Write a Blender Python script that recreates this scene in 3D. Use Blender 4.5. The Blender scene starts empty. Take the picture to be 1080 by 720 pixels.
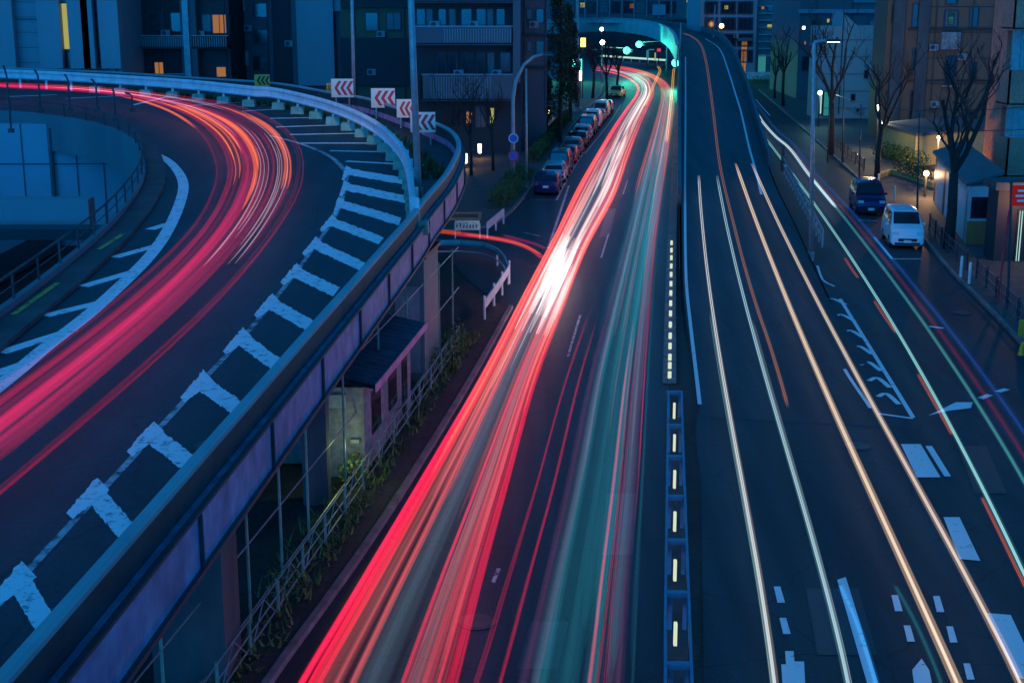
import bpy, bmesh, math, random
from mathutils import Vector, Matrix
R = math.radians
sc = bpy.context.scene
COL = sc.collection
random.seed(7)

# ------------------------------------------------------------------ camera
CAM_H = 14.0
F = 1500.0
PITCH = math.atan(370.0 / F)
cd = bpy.data.cameras.new('camera'); cam = bpy.data.objects.new('camera', cd); COL.objects.link(cam)
cd.sensor_width = 36; cd.lens = 50.0; cd.clip_start = 0.2; cd.clip_end = 3000
cam.location = (0, 0, CAM_H); cam.rotation_euler = (math.pi/2 - PITCH, 0, 0)
sc.camera = cam

# ------------------------------------------------------------------ world, dusk sky
w = bpy.data.worlds.new('World'); sc.world = w; w.use_nodes = True
nt = w.node_tree; bg = nt.nodes['Background']
sky = nt.nodes.new('ShaderNodeTexSky'); sky.sky_type = 'NISHITA'; sky.sun_disc = False
sky.sun_elevation = R(20.0); sky.sun_rotation = R(200); sky.ozone_density = 6.0; sky.air_density = 1.0; sky.dust_density = 0.2
bw = nt.nodes.new('ShaderNodeRGBToBW')
mulc = nt.nodes.new('ShaderNodeMix'); mulc.data_type = 'RGBA'; mulc.blend_type = 'MULTIPLY'; mulc.inputs[0].default_value = 1
nt.links.new(sky.outputs[0], bw.inputs[0]); nt.links.new(bw.outputs[0], mulc.inputs[6])
mulc.inputs[7].default_value = (0.003, 0.28, 0.87, 1)
nt.links.new(mulc.outputs[2], bg.inputs[0]); bg.inputs[1].default_value = 0.15
sd = bpy.data.lights.new('dusk_sun', 'SUN'); so = bpy.data.objects.new('dusk_sun', sd); COL.objects.link(so)
sd.energy = 0.12; sd.angle = R(40); sd.color = (0.10, 0.42, 1.0)
so.rotation_euler = (R(38), 0, R(-35))
sc.view_settings.view_transform = 'Standard'; sc.view_settings.look = 'None'
sc.view_settings.gamma = 1; sc.view_settings.use_curve_mapping = False
sc.view_settings.exposure = 1.6
sc.cycles.use_denoising = True
sc.cycles.transparent_max_bounces = 96
sc.cycles.max_bounces = 4; sc.cycles.diffuse_bounces = 2; sc.cycles.glossy_bounces = 2
sc.cycles.sample_clamp_indirect = 3.0
sc.cycles.caustics_reflective = False; sc.cycles.caustics_refractive = False

# ------------------------------------------------------------------ survey: where a sight line meets the ground or a deck
cp, sp = math.cos(PITCH), math.sin(PITCH)
def ray(px, py):
    v = (360 - py) / F
    return Vector(((px - 540) / F, cp + v*sp, -sp + v*cp))
def smooth(t):
    t = max(0.0, min(1.0, t)); return t*t*(3 - 2*t)
def zflat(Y): return 0.0
def zleft(Y): return 6.1 + 1.3*smooth((Y - 50)/45)       # deck of the curved ramp
def zfly(Y): return 7.0*smooth((Y - 50)/150)              # deck of the straight flyover
def S(px, py, zf=zflat, h=0.0):
    d = ray(px, py); lo, hi = 3.0, 900.0
    for _ in range(50):
        m = (lo + hi)/2; t = m/d.y
        if CAM_H + d.z*t - zf(m) - h > 0: lo = m
        else: hi = m
    t = lo/d.y
    return Vector((d.x*t, lo, CAM_H + d.z*t))
def atY(px, py, Y):
    d = ray(px, py); t = Y/d.y
    return Vector((d.x*t, Y, CAM_H + d.z*t))
def spline(pts, n):
    P = [Vector(p) for p in pts]; P = [P[0]*2 - P[1]] + P + [P[-1]*2 - P[-2]]
    m = len(P) - 3; out = []
    for i in range(n):
        u = i/(n-1)*m; k = min(int(u), m-1); t = u - k
        a, b, c, d = P[k:k+4]
        out.append(0.5*((2*b) + (c-a)*t + (2*a - 5*b + 4*c - d)*t*t + (3*b - a - 3*c + d)*t*t*t))
    return out
def path(pts, n, zf=zflat, h=0.0):
    return [S(p.x, p.y, zf, h) for p in spline([(a, b) for a, b in pts], n)]
def normals(pl):
    out = []
    for i in range(len(pl)):
        a = pl[max(0, i-1)]; b = pl[min(len(pl)-1, i+1)]; d = (b - a); d.z = 0; d.normalize()
        out.append(Vector((d.y, -d.x, 0)))              # to the right of travel
    return out
def resample(pl, step):
    L = [0]
    for a, b in zip(pl, pl[1:]): L.append(L[-1] + (b-a).length)
    n = max(2, int(L[-1]/step) + 1); out = []; k = 0
    for i in range(n):
        s = L[-1]*i/(n-1)
        while k < len(L)-2 and L[k+1] < s: k += 1
        t = (s - L[k])/max(1e-9, L[k+1]-L[k]); out.append(pl[k].lerp(pl[k+1], t))
    return out

# ------------------------------------------------------------------ materials
def new_mat(name):
    m = bpy.data.materials.new(name); m.use_nodes = True
    return m, m.node_tree.nodes, m.node_tree.links, m.node_tree.nodes['Principled BSDF']
def mat(name, c1, c2=None, scale=3.0, rough=0.7, metal=0.0, bump=0.0, stretch=None, fine=None, spec=0.5, tracks=0):
    m, N, L, b = new_mat(name)
    b.inputs['Roughness'].default_value = rough; b.inputs['Metallic'].default_value = metal
    b.inputs['Specular IOR Level'].default_value = spec
    if c2 is None: c2 = tuple(x*0.7 for x in c1)
    tc = N.new('ShaderNodeTexCoord'); mp = N.new('ShaderNodeMapping')
    if stretch: mp.inputs['Scale'].default_value = stretch
    no = N.new('ShaderNodeTexNoise'); no.inputs['Scale'].default_value = scale; no.inputs['Detail'].default_value = 6
    no.inputs['Roughness'].default_value = 0.65
    rp = N.new('ShaderNodeValToRGB'); rp.color_ramp.elements[0].position = 0.35; rp.color_ramp.elements[1].position = 0.68
    rp.color_ramp.elements[0].color = (*c2, 1); rp.color_ramp.elements[1].color = (*c1, 1)
    L.new(tc.outputs['Object'], mp.inputs[0]); L.new(mp.outputs[0], no.inputs[0]); L.new(no.outputs[0], rp.inputs[0])
    out = rp.outputs[0]
    if fine:
        n2 = N.new('ShaderNodeTexNoise'); n2.inputs['Scale'].default_value = fine; n2.inputs['Detail'].default_value = 3
        L.new(tc.outputs['Object'], n2.inputs[0])
        mr = N.new('ShaderNodeMapRange'); mr.inputs['From Min'].default_value = .3; mr.inputs['From Max'].default_value = .7
        mr.inputs['To Min'].default_value = .65; mr.inputs['To Max'].default_value = 1.3
        L.new(n2.outputs[0], mr.inputs[0])
        mx = N.new('ShaderNodeMix'); mx.data_type = 'RGBA'; mx.blend_type = 'MULTIPLY'; mx.inputs[0].default_value = 1
        L.new(out, mx.inputs[6]); L.new(mr.outputs[0], mx.inputs[7]); out = mx.outputs[2]
    if tracks:                                             # wheel tracks, cracks and mottled repairs
        m3 = N.new('ShaderNodeMapping'); m3.inputs['Scale'].default_value = (1.1, .018, 1)
        n3 = N.new('ShaderNodeTexNoise'); n3.inputs['Scale'].default_value = 1.0; n3.inputs['Detail'].default_value = 4
        L.new(tc.outputs['Object'], m3.inputs[0]); L.new(m3.outputs[0], n3.inputs[0])
        r3 = N.new('ShaderNodeMapRange'); r3.inputs['From Min'].default_value = .35; r3.inputs['From Max'].default_value = .65
        r3.inputs['To Min'].default_value = 1 - tracks; r3.inputs['To Max'].default_value = 1 + tracks
        x3 = N.new('ShaderNodeMix'); x3.data_type = 'RGBA'; x3.blend_type = 'MULTIPLY'; x3.inputs[0].default_value = 1
        L.new(n3.outputs[0], r3.inputs[0]); L.new(out, x3.inputs[6]); L.new(r3.outputs[0], x3.inputs[7]); out = x3.outputs[2]
        vo = N.new('ShaderNodeTexVoronoi'); vo.feature = 'DISTANCE_TO_EDGE'; vo.inputs['Scale'].default_value = .33; vo.inputs['Randomness'].default_value = 1
        n4 = N.new('ShaderNodeTexNoise'); n4.inputs['Scale'].default_value = 1.5; n4.inputs['Detail'].default_value = 5
        mxv = N.new('ShaderNodeMix'); mxv.data_type = 'RGBA'; mxv.inputs[0].default_value = .25
        L.new(tc.outputs['Object'], n4.inputs[0]); L.new(tc.outputs['Object'], mxv.inputs[6]); L.new(n4.outputs[1], mxv.inputs[7]); L.new(mxv.outputs[2], vo.inputs[0])
        r4 = N.new('ShaderNodeMapRange'); r4.inputs['From Min'].default_value = .0; r4.inputs['From Max'].default_value = .012
        r4.inputs['To Min'].default_value = .55; r4.inputs['To Max'].default_value = 1
        x4 = N.new('ShaderNodeMix'); x4.data_type = 'RGBA'; x4.blend_type = 'MULTIPLY'; x4.inputs[0].default_value = 1
        L.new(vo.outputs[0], r4.inputs[0]); L.new(out, x4.inputs[6]); L.new(r4.outputs[0], x4.inputs[7]); out = x4.outputs[2]
    L.new(out, b.inputs['Base Color'])
    if bump:
        bn = N.new('ShaderNodeBump'); bn.inputs['Strength'].default_value = bump; bn.inputs['Distance'].default_value = 0.02
        L.new(no.outputs[0], bn.inputs['Height']); L.new(bn.outputs[0], b.inputs['Normal'])
    return m
def worn(name, c, under=(.05, .05, .05), scale=2.5, keep=0.42):
    """road paint worn through to the asphalt"""
    m, N, L, b = new_mat(name); b.inputs['Roughness'].default_value = .6
    tc = N.new('ShaderNodeTexCoord'); no = N.new('ShaderNodeTexNoise'); no.inputs['Scale'].default_value = scale
    no.inputs['Detail'].default_value = 9; no.inputs['Roughness'].default_value = .75
    rp = N.new('ShaderNodeValToRGB'); rp.color_ramp.elements[0].position = keep-.06; rp.color_ramp.elements[1].position = keep+.06
    rp.color_ramp.elements[0].color = (*under, 1); rp.color_ramp.elements[1].color = (*c, 1)
    L.new(tc.outputs['Object'], no.inputs[0]); L.new(no.outputs[0], rp.inputs[0]); L.new(rp.outputs[0], b.inputs['Base Color'])
    return m
def emit(name, c, s):
    m = bpy.data.materials.new(name); m.use_nodes = True; N = m.node_tree.nodes; L = m.node_tree.links
    N.clear(); o = N.new('ShaderNodeOutputMaterial'); e = N.new('ShaderNodeEmission')
    e.inputs[0].default_value = (*c, 1); e.inputs[1].default_value = s*.55; L.new(e.outputs[0], o.inputs[0]); return m
def glow(name, c, s):
    """light left hanging in the air: adds to what is behind it"""
    m = bpy.data.materials.new(name); m.use_nodes = True; N = m.node_tree.nodes; L = m.node_tree.links
    N.clear(); o = N.new('ShaderNodeOutputMaterial'); e = N.new('ShaderNodeEmission'); t = N.new('ShaderNodeBsdfTransparent')
    a = N.new('ShaderNodeAddShader'); e.inputs[0].default_value = (*c, 1); e.inputs[1].default_value = s*GLOW
    L.new(e.outputs[0], a.inputs[0]); L.new(t.outputs[0], a.inputs[1]); L.new(a.outputs[0], o.inputs[0]); return m
GLOW = 0.075
M = {}
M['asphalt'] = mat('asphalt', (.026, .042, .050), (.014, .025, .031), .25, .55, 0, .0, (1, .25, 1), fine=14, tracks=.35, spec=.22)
M['asphalt_pale'] = mat('asphalt_pale', (.030, .044, .050), (.017, .027, .032), .3, .6, 0, 0, (1, .3, 1), fine=16, tracks=.3, spec=.25)  # slightly paler and browner than the main asphalt
M['deck'] = mat('deck_asphalt', (.024, .040, .048), (.014, .025, .032), .3, .58, fine=15, tracks=.25, spec=.22)
M['ground'] = mat('ground', (.05, .05, .045), (.025, .027, .022), .6, .9, fine=8)
M['paving'] = mat('paving', (.075, .075, .075), (.045, .045, .045), .8, .8, fine=6)
M['kerb'] = mat('kerb_stone', (.22, .22, .21), (.1, .1, .1), 1.5, .8)
M['paint'] = worn('road_paint', (.78, .78, .76), scale=3.0, keep=.36)
M['paint_thin'] = worn('road_paint_worn', (.5, .5, .5), scale=3.0, keep=.47)
M['paint_orange'] = worn('orange_road_paint', (1.0, .30, .05), (.3, .12, .04), 3, .30)
M['paint_yellow'] = worn('yellow_road_paint', (.6, .42, .05), (.05, .05, .04), 3, .45)
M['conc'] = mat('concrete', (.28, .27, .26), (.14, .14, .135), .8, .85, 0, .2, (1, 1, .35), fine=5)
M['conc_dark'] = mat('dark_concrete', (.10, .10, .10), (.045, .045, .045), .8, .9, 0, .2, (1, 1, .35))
M['lilac'] = mat('lilac_steel', (.56, .27, .42), (.38, .18, .30), 1.6, .5, 0, 0, (1, 1, .12), fine=2)
M['darksteel'] = mat('dark_steel', (.05, .05, .055), (.02, .02, .025), 2, .5)
M['coping'] = mat('coping_paint', (.36, .36, .36), (.27, .27, .28), .6, .45)
M['rail'] = mat('pale_rail', (.72, .74, .74), (.5, .52, .54), 1.5, .4)
M['galv'] = mat('galvanised', (.38, .40, .40), (.25, .27, .27), 3, .4, .3)
M['white'] = mat('white_paint', (.78, .78, .76), (.6, .6, .6), 3, .45)
M['greenpost'] = mat('green_post', (.20, .42, .30), (.1, .25, .18), 3, .5)
M['red'] = mat('red_paint', (.75, .03, .04), (.6, .02, .03), 4, .45)
M['signwhite'] = mat('sign_white', (.95, .72, .55), (.8, .6, .48), 4, .4)
M['yellow'] = mat('yellow_paint', (.9, .45, .03), (.7, .3, .02), 4, .45)
M['black'] = mat('black_paint', (.012, .012, .014), (.007, .007, .008), 4, .4)
M['glass'] = mat('dark_glass', (.016, .018, .024), (.01, .011, .014), 2, .08, 0, spec=.8)
M['winglass'] = mat('window_glass', (.03, .035, .05), (.01, .012, .018), 1.2, .12, 0, spec=.8)
M['curtain'] = mat('curtained_glass', (.16, .16, .16), (.05, .05, .055), 3, .3, 0, 0, (6, 1, .3))
M['tyre'] = mat('tyre', (.02, .02, .02), (.012, .012, .012), 5, .85)
M['rim'] = mat('rim', (.5, .5, .5), (.35, .35, .35), 5, .3, .8)
M['bark'] = mat('bark', (.045, .035, .028), (.02, .016, .013), 5, .95, 0, .3)
M['leaf'] = mat('evergreen_leaf', (.035, .065, .022), (.015, .032, .012), .8, .7)
M['hedge'] = mat('hedge_leaf', (.07, .13, .03), (.03, .06, .015), 1.4, .7)
M['weed'] = mat('weed_leaf', (.16, .24, .05), (.06, .10, .02), 3, .7)
M['wall_blue'] = mat('pale_tile_wall', (.28, .29, .31), (.23, .24, .26), .12, .6, 0, 0, (1, 1, .3))
M['wall_dark'] = mat('dark_tile_wall', (.04, .034, .036), (.028, .025, .028), .2, .7, 0, 0, (1, 1, .3))
M['wall_mid'] = mat('grey_tile_wall', (.12, .12, .13), (.09, .09, .10), .15, .7, 0, 0, (1, 1, .3))
M['wall_brown'] = mat('brown_render_wall', (.22, .11, .065), (.17, .09, .055), .15, .8, 0, 0, (1, 1, .3))
M['wall_white'] = mat('white_render_wall', (.40, .40, .38), (.34, .34, .33), .12, .7, 0, 0, (1, 1, .3))
M['wall_teal'] = mat('green_metal_wall', (.12, .2, .19), (.08, .14, .14), .6, .6)
M['brick'] = mat('red_brick_wall', (.72, .24, .14), (.52, .18, .12), 1.5, .8, 0, .2, fine=10)
M['orange_wood'] = mat('orange_boarding', (.62, .20, .07), (.40, .12, .05), 1.0, .7)
M['shedwhite'] = mat('shed_white', (.62, .64, .62), (.45, .47, .46), 1, .6)
M['roof_slate'] = mat('roof_sheet', (.10, .12, .13), (.05, .06, .07), .8, .5)
M['roof_blue'] = mat('blue_roof_sheet', (.10, .10, .15), (.04, .04, .06), 1.2, .5, fine=4)
M['ochre'] = mat('ochre_wall', (.55, .45, .16), (.4, .32, .12), .8, .8)
M['teal_girder'] = mat('teal_girder_paint', (.20, .55, .50), (.15, .42, .40), .4, .5)
M['fly_wall'] = mat('flyover_parapet', (.10, .11, .12), (.05, .055, .06), .6, .6, fine=6)
M['e_warm'] = emit('warm_lamp', (1, .55, .22), 7)
M['e_warmwin'] = emit('warm_window', (1, .42, .16), .20)
M['e_yelwin'] = emit('yellow_window', (.75, .72, .22), .30)
M['e_white'] = emit('white_lamp', (1, .88, .70), 12)
M['e_cool'] = emit('cool_lamp', (.6, .95, 1), 6)
M['e_green'] = emit('green_signal', (.03, 1, .62), 9)
M['e_red'] = emit('red_lamp', (1, .04, .06), 3)
M['e_amber'] = emit('amber_lamp', (1, .5, .08), 3)
M['e_strip'] = emit('pale_delineator_glow', (.75, .85, .62), .55)  # self-glowing, in place of light thrown back by reflectors and post bands
M['e_teal'] = emit('lit_shopfront', (.05, .42, .45), .28)
M['e_shop'] = emit('lit_shop_window', (.55, .9, .8), .5)
M['e_dimred'] = emit('dim_red_sign', (1, .05, .12), .5)

# ------------------------------------------------------------------ mesh helpers
class MB:
    def __init__(s): s.v = []; s.f = []
    def add(s, vs, fs):
        n = len(s.v); s.v += [Vector(v) for v in vs]; s.f += [tuple(i + n for i in f) for f in fs]; return s
    def box(s, c, d, rz=0.0, taper=1.0):
        hx, hy, hz = d[0]/2, d[1]/2, d[2]/2; vs = []
        for z, k in ((-hz, 1), (hz, taper)):
            for x, y in ((-hx, -hy), (hx, -hy), (hx, hy), (-hx, hy)):
                x1, y1 = x*k, y*k
                vs.append((c[0] + x1*math.cos(rz) - y1*math.sin(rz), c[1] + x1*math.sin(rz) + y1*math.cos(rz), c[2] + z))
        return s.add(vs, [(3, 2, 1, 0), (4, 5, 6, 7), (0, 1, 5, 4), (1, 2, 6, 5), (2, 3, 7, 6), (3, 0, 4, 7)])
    def prism(s, poly, z0, z1):
        n = len(poly)
        vs = [(p[0], p[1], z0) for p in poly] + [(p[0], p[1], z1) for p in poly]
        return s.add(vs, [tuple(range(n-1, -1, -1)), tuple(range(n, 2*n))] + [(i, (i+1) % n, n + (i+1) % n, n + i) for i in range(n)])
    def tube(s, pts, r, k=6, cap=True):
        P = [Vector(p) for p in pts]; n = len(P)
        rr = r if isinstance(r, (list, tuple)) else [r]*n
        vs = []; u = None
        for i in range(n):
            d = (P[min(n-1, i+1)] - P[max(0, i-1)]).normalized()
            if u is None: u = d.cross(Vector((0, 0, 1)) if abs(d.z) < .9 else Vector((1, 0, 0))).normalized()
            else:
                u = (u - d*u.dot(d)).normalized()
            vv = d.cross(u)
            for j in range(k):
                a = 2*math.pi*(j + .5)/k; vs.append(P[i] + (u*math.cos(a) + vv*math.sin(a))*rr[i])
        fs = [(i*k + j, i*k + (j+1) % k, (i+1)*k + (j+1) % k, (i+1)*k + j) for i in range(n-1) for j in range(k)]
        if cap: fs += [tuple(range(k-1, -1, -1)), tuple(range((n-1)*k, n*k))]
        return s.add(vs, fs)
    def bar(s, a, b, r, k=6): return s.tube([a, b], r, k)
    def strip(s, A, B):                                    # sheet between two polylines
        n = len(A); vs = list(A) + list(B)
        return s.add(vs, [(i, n + i, n + i + 1, i + 1) for i in range(n-1)])
    def sweep(s, pl, prof, nr=None):                       # closed profile [(offset right, dz)] along a polyline
        nr = nr or normals(pl); k = len(prof); vs = []
        for p, q in zip(pl, nr):
            for o, dz in prof: vs.append(p + q*o + Vector((0, 0, dz)))
        n = len(pl)
        fs = [(i*k + j, i*k + (j+1) % k, (i+1)*k + (j+1) % k, (i+1)*k + j) for i in range(n-1) for j in range(k)]
        fs += [tuple(range(k-1, -1, -1)), tuple(range((n-1)*k, n*k))]
        return s.add(vs, fs)
    def sphere(s, c, r, seg=10, rings=6, sc_=(1, 1, 1)):
        vs = [(c[0], c[1], c[2] + r*sc_[2])]
        for i in range(1, rings):
            a = math.pi*i/rings
            for j in range(seg):
                b = 2*math.pi*j/seg
                vs.append((c[0] + r*sc_[0]*math.sin(a)*math.cos(b), c[1] + r*sc_[1]*math.sin(a)*math.sin(b), c[2] + r*sc_[2]*math.cos(a)))
        vs.append((c[0], c[1], c[2] - r*sc_[2])); m = len(vs) - 1; fs = []
        for j in range(seg):
            fs.append((0, 1 + j, 1 + (j+1) % seg)); b0 = 1 + (rings-2)*seg
            fs.append((m, b0 + (j+1) % seg, b0 + j))
        for i in range(rings-2):
            for j in range(seg):
                a0 = 1 + i*seg; fs.append((a0 + j, a0 + seg + j, a0 + seg + (j+1) % seg, a0 + (j+1) % seg))
        return s.add(vs, fs)
    def build(s, name, m, parent=None, label=None, cat=None, group=None, kind=None, smooth_=False):
        me = bpy.data.meshes.new(name)
        off = Vector((0, 0, 0)); q = parent
        while q is not None: off += q.location; q = q.parent
        me.from_pydata([v - off for v in s.v], [], s.f); me.update()
        bm = bmesh.new(); bm.from_mesh(me); bmesh.ops.recalc_face_normals(bm, faces=bm.faces); bm.to_mesh(me); bm.free()
        me.materials.append(m)
        if smooth_: me.shade_smooth()
        o = bpy.data.objects.new(name, me); COL.objects.link(o)
        if parent is not None: o.parent = parent
        tag(o, label, cat, group, kind); return o
def tag(o, label=None, cat=None, group=None, kind=None):
    for k, v in (('label', label), ('category', cat), ('group', group), ('kind', kind)):
        if v: o[k] = v
    return o
def thing(name, label, cat, loc=(0, 0, 0), rz=0.0, group=None):
    o = bpy.data.objects.new(name, None); COL.objects.link(o); o.empty_display_size = .3
    o.location = loc; o.rotation_euler = (0, 0, rz); return tag(o, label, cat, group)
def dup(root, loc=None, rz=None, label=None, group=None):
    def cp_(o, par):
        c = o.copy(); COL.objects.link(c); c.parent = par
        for ch in list(o.children): cp_(ch, c)
        return c
    r = cp_(root, None)
    if loc is not None: r.location = loc
    if rz is not None: r.rotation_euler = (0, 0, rz)
    if label: r['label'] = label
    if group: r['group'] = group
    return r
def structure(mb, name, m): return mb.build(name, m, kind='structure')
def poly_px(mb, pts, zf, h, th=None):
    """flat patch whose corners are survey points"""
    P = [S(x, y, zf, h) for x, y in pts]; return mb.add(P, [tuple(range(len(P)))])
def lamp(name, loc, color, e, r=.15, parent=None):
    d = bpy.data.lights.new(name, 'POINT'); d.energy = e*.3; d.color = color; d.shadow_soft_size = r
    o = bpy.data.objects.new(name, d); COL.objects.link(o); o.location = Vector(loc)
    if parent is not None:
        o.parent = parent; o.location = Vector(loc) - parent.location
    return o

# ================================================================== GROUND
structure(MB().add([(-1200, -60, -.02), (1200, -60, -.02), (1200, 1800, -.02), (-1200, 1800, -.02)], [(0, 1, 2, 3)]), 'ground', M['ground'])
# main road under the light streaks
KERB_L = [(180, 880), (262, 760), (302, 701), (380, 592), (440, 500), (500, 400), (541, 325)]
kl = path(KERB_L, 40, zflat, 0)
MED_L = [(704, 880), (704, 760), (704, 620), (704, 500), (705, 410), (706, 350)]
ml = path(MED_L, 40)
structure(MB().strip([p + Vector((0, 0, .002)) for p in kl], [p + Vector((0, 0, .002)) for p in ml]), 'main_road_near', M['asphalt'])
k2 = path([(541, 325), (540, 300), (528, 276), (500, 262), (440, 262)], 30)
# junction + far part
far = [(706, 350), (707, 300), (709, 240), (711, 180), (713, 130), (714, 100), (713, 80), (705, 68), (640, 62), (560, 60)]
fr = path(far, 60)
fl = path([(541, 325), (500, 300), (470, 262), (500, 245), (540, 226), (560, 200), (592, 152), (618, 120), (636, 100), (640, 88), (600, 84), (540, 82)], 60)
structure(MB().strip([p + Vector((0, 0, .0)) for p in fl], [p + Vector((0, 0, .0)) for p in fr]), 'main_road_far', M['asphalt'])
jx = MB(); poly_px(jx, [(541, 324), (539, 296), (526, 276), (500, 263), (440, 262), (380, 255), (380, 236), (470, 243), (540, 226), (640, 250), (640, 325)], zflat, .004)
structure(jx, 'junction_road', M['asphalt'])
# side street on the right, and the merge
sl = path([(742, 880), (742, 700), (739, 520), (738, 430), (800, 330), (815, 200), (800, 150), (790, 110), (778, 88)], 60, zflat, .0)
kerb_r_px = [(1180, 470), (1110, 400), (1075, 362), (1040, 325), (1000, 285), (965, 243), (930, 212), (895, 180), (865, 153), (840, 130), (815, 108), (800, 95)]
sr = path([(1600, 880), (1400, 700)] + kerb_r_px, 60, zflat, .0)
structure(MB().strip([p + Vector((0, 0, -.004)) for p in sl], [p + Vector((0, 0, -.004)) for p in sr]), 'side_street', M['asphalt_pale'])
# right pavement
pr = path(kerb_r_px, 50)
pr_out = [p + n*14 for p, n in zip(pr, [Vector((1, .0, 0))]*len(pr))]
pave = MB(); up = Vector((0, 0, .13))
pave.strip([p + up for p in pr], [p + up for p in pr_out]); structure(pave, 'pavement_right', M['paving'])
kb = MB(); kb.sweep(pr, [(-.02, -.01), (-.02, .135), (.16, .135), (.16, -.01)], [Vector((1, 0, 0))]*len(pr)); structure(kb, 'kerb_right', M['kerb'])
# left pavement: forecourt past the junction
pl_ = path([(470, 243), (505, 242), (530, 232), (556, 205), (588, 155), (614, 122), (632, 102), (636, 90)], 40)
po = [Vector((p.x - 40, p.y + 1, p.z)) for p in pl_]
structure(MB().strip([p + up for p in pl_], [p + up for p in po]), 'pavement_left', M['paving'])
structure(MB().sweep(pl_, [(-.16, -.01), (-.16, .135), (.02, .135), (.02, -.01)]), 'kerb_left', M['kerb'])
# verge and kerb along the near left side
structure(MB().sweep(kl, [(-.18, -.01), (-.18, .15), (0, .15), (0, -.01)]), 'kerb_near', M['kerb'])
vg = [p + Vector((-1.7, 0, 0)) for p in kl]
structure(MB().strip([p + Vector((-.18, 0, .10)) for p in kl], [p + Vector((0, 0, .10)) for p in vg]), 'verge', M['ground'])

# ------------------------------------------------------------------ road paint on the ground
pt = MB()
def stripe(mb, pts, wd, zf=zflat, h=.012, n=None):
    pl = path(pts, n or max(2, len(pts)*5), zf, h); nr = normals(pl)
    mb.strip([p - q*wd/2 for p, q in zip(pl, nr)], [p + q*wd/2 for p, q in zip(pl, nr)])
for seg in ([(520, 614), (526, 599)], [(599, 376), (612, 332)], [(634, 272), (642, 246)], [(657, 205), (662, 190)]):
    stripe(pt, seg, .10)
stripe(pt, [(578, 262), (600, 196)], .15)
stripe(pt, [(617, 162), (644, 128), (655, 110)], .13)
for k in range(9):                                          # parking bay end ticks
    y0 = 210*(.905**k) + 8*k*.6
bay = [(563, 211), (586, 211), (597, 190)]
stripe(pt, [(560, 211), (587, 211)], .15, n=2); stripe(pt, [(587, 211), (598, 189)], .15)
stripe(pt, [(600, 186), (616, 160)], .13); stripe(pt, [(552, 245), (570, 249)], .12, n=2)
structure(pt, 'lane_marking', M['paint_thin'])
pt = MB()                                                   # markings of the right carriageways
for seg in ([(723, 60), (723, 120), (722.5, 200), (723.5, 290), (728, 340), (735, 400), (738, 426)],): stripe(pt, seg, .14, zfly, .012, 60)
stripe(pt, [(744, 41), (759, 52), (767.5, 73), (776, 100), (782, 120), (790, 155), (797, 180), (803, 205)], .16, zfly, .012, 40)
stripe(pt, [(862, 280), (868, 295), (880, 302)], .13)
stripe(pt, [(886, 315), (963, 440)], .16, n=12); stripe(pt, [(927, 436), (963, 441)], .16, n=2)
stripe(pt, [(868, 322), (886, 380), (918, 430)], .13, n=10)
for i in range(7):                                          # worn curved chevrons
    t = i/6; xa, ya = 868 + t*58, 318 + t*100; xb = 892 + t*56
    stripe(pt, [(xa, ya), ((xa + xb)/2 - 2, ya - 3), (xb, ya + 3 + 5*t)], .20, zflat, .014, 14)
def quadpx(mb, q, h=.014, zf=zflat): poly_px(mb, q, zf, h)
quadpx(pt, [(950, 468), (971, 468), (992, 503), (967, 503)]); quadpx(pt, [(976, 470), (983, 470), (1003, 502), (996, 502)])
quadpx(pt, [(995, 545), (1012, 545), (1034, 591), (1012, 589)])
quadpx(pt, [(1041, 646), (1066, 648), (1100, 720), (1073, 714)])
for x0, y0 in ((816, 618), (822, 651), (940, 627), (953, 659), (984, 628), (998, 660), (1016, 699)):
    quadpx(pt, [(x0, y0), (x0+7, y0), (x0+12, y0+17), (x0+4, y0+17)])
quadpx(pt, [(828, 686), (837, 686), (838, 697), (848, 697), (850, 735), (826, 735), (824, 700), (829, 700)])
quadpx(pt, [(962, 706), (972, 694), (980, 706), (986, 735), (966, 735)])
quadpx(pt, [(883, 611), (892, 608), (928, 725), (916, 725)])
quadpx(pt, [(979, 438), (1008, 424), (1026, 424), (1024, 430), (1000, 433)])      # merge arrow
for a, b in (((1034, 420), (1044, 416)), ((1052, 413), (1062, 410)), ((980, 344), (995, 346))): stripe(pt, [a, b], .25, n=2)
stripe(pt, [(931, 258), (957, 274), (945, 262)], .12, n=3) if False else None
stripe(pt, [(922, 250), (941, 273)], .15, n=2); stripe(pt, [(941, 273), (972, 273)], .15, n=2); stripe(pt, [(905, 232), (925, 233)], .12, n=2)
stripe(pt, [(797, 105), (812, 122)], .15, n=3)
structure(pt, 'road_marking', M['paint'])
CENTRE = [(720, 35), (730, 39), (739.5, 48), (745, 67), (749, 93), (752.5, 120), (760, 178), (774, 237), (786, 283), (799, 326), (811, 361), (823, 400), (831, 429)]

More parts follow.
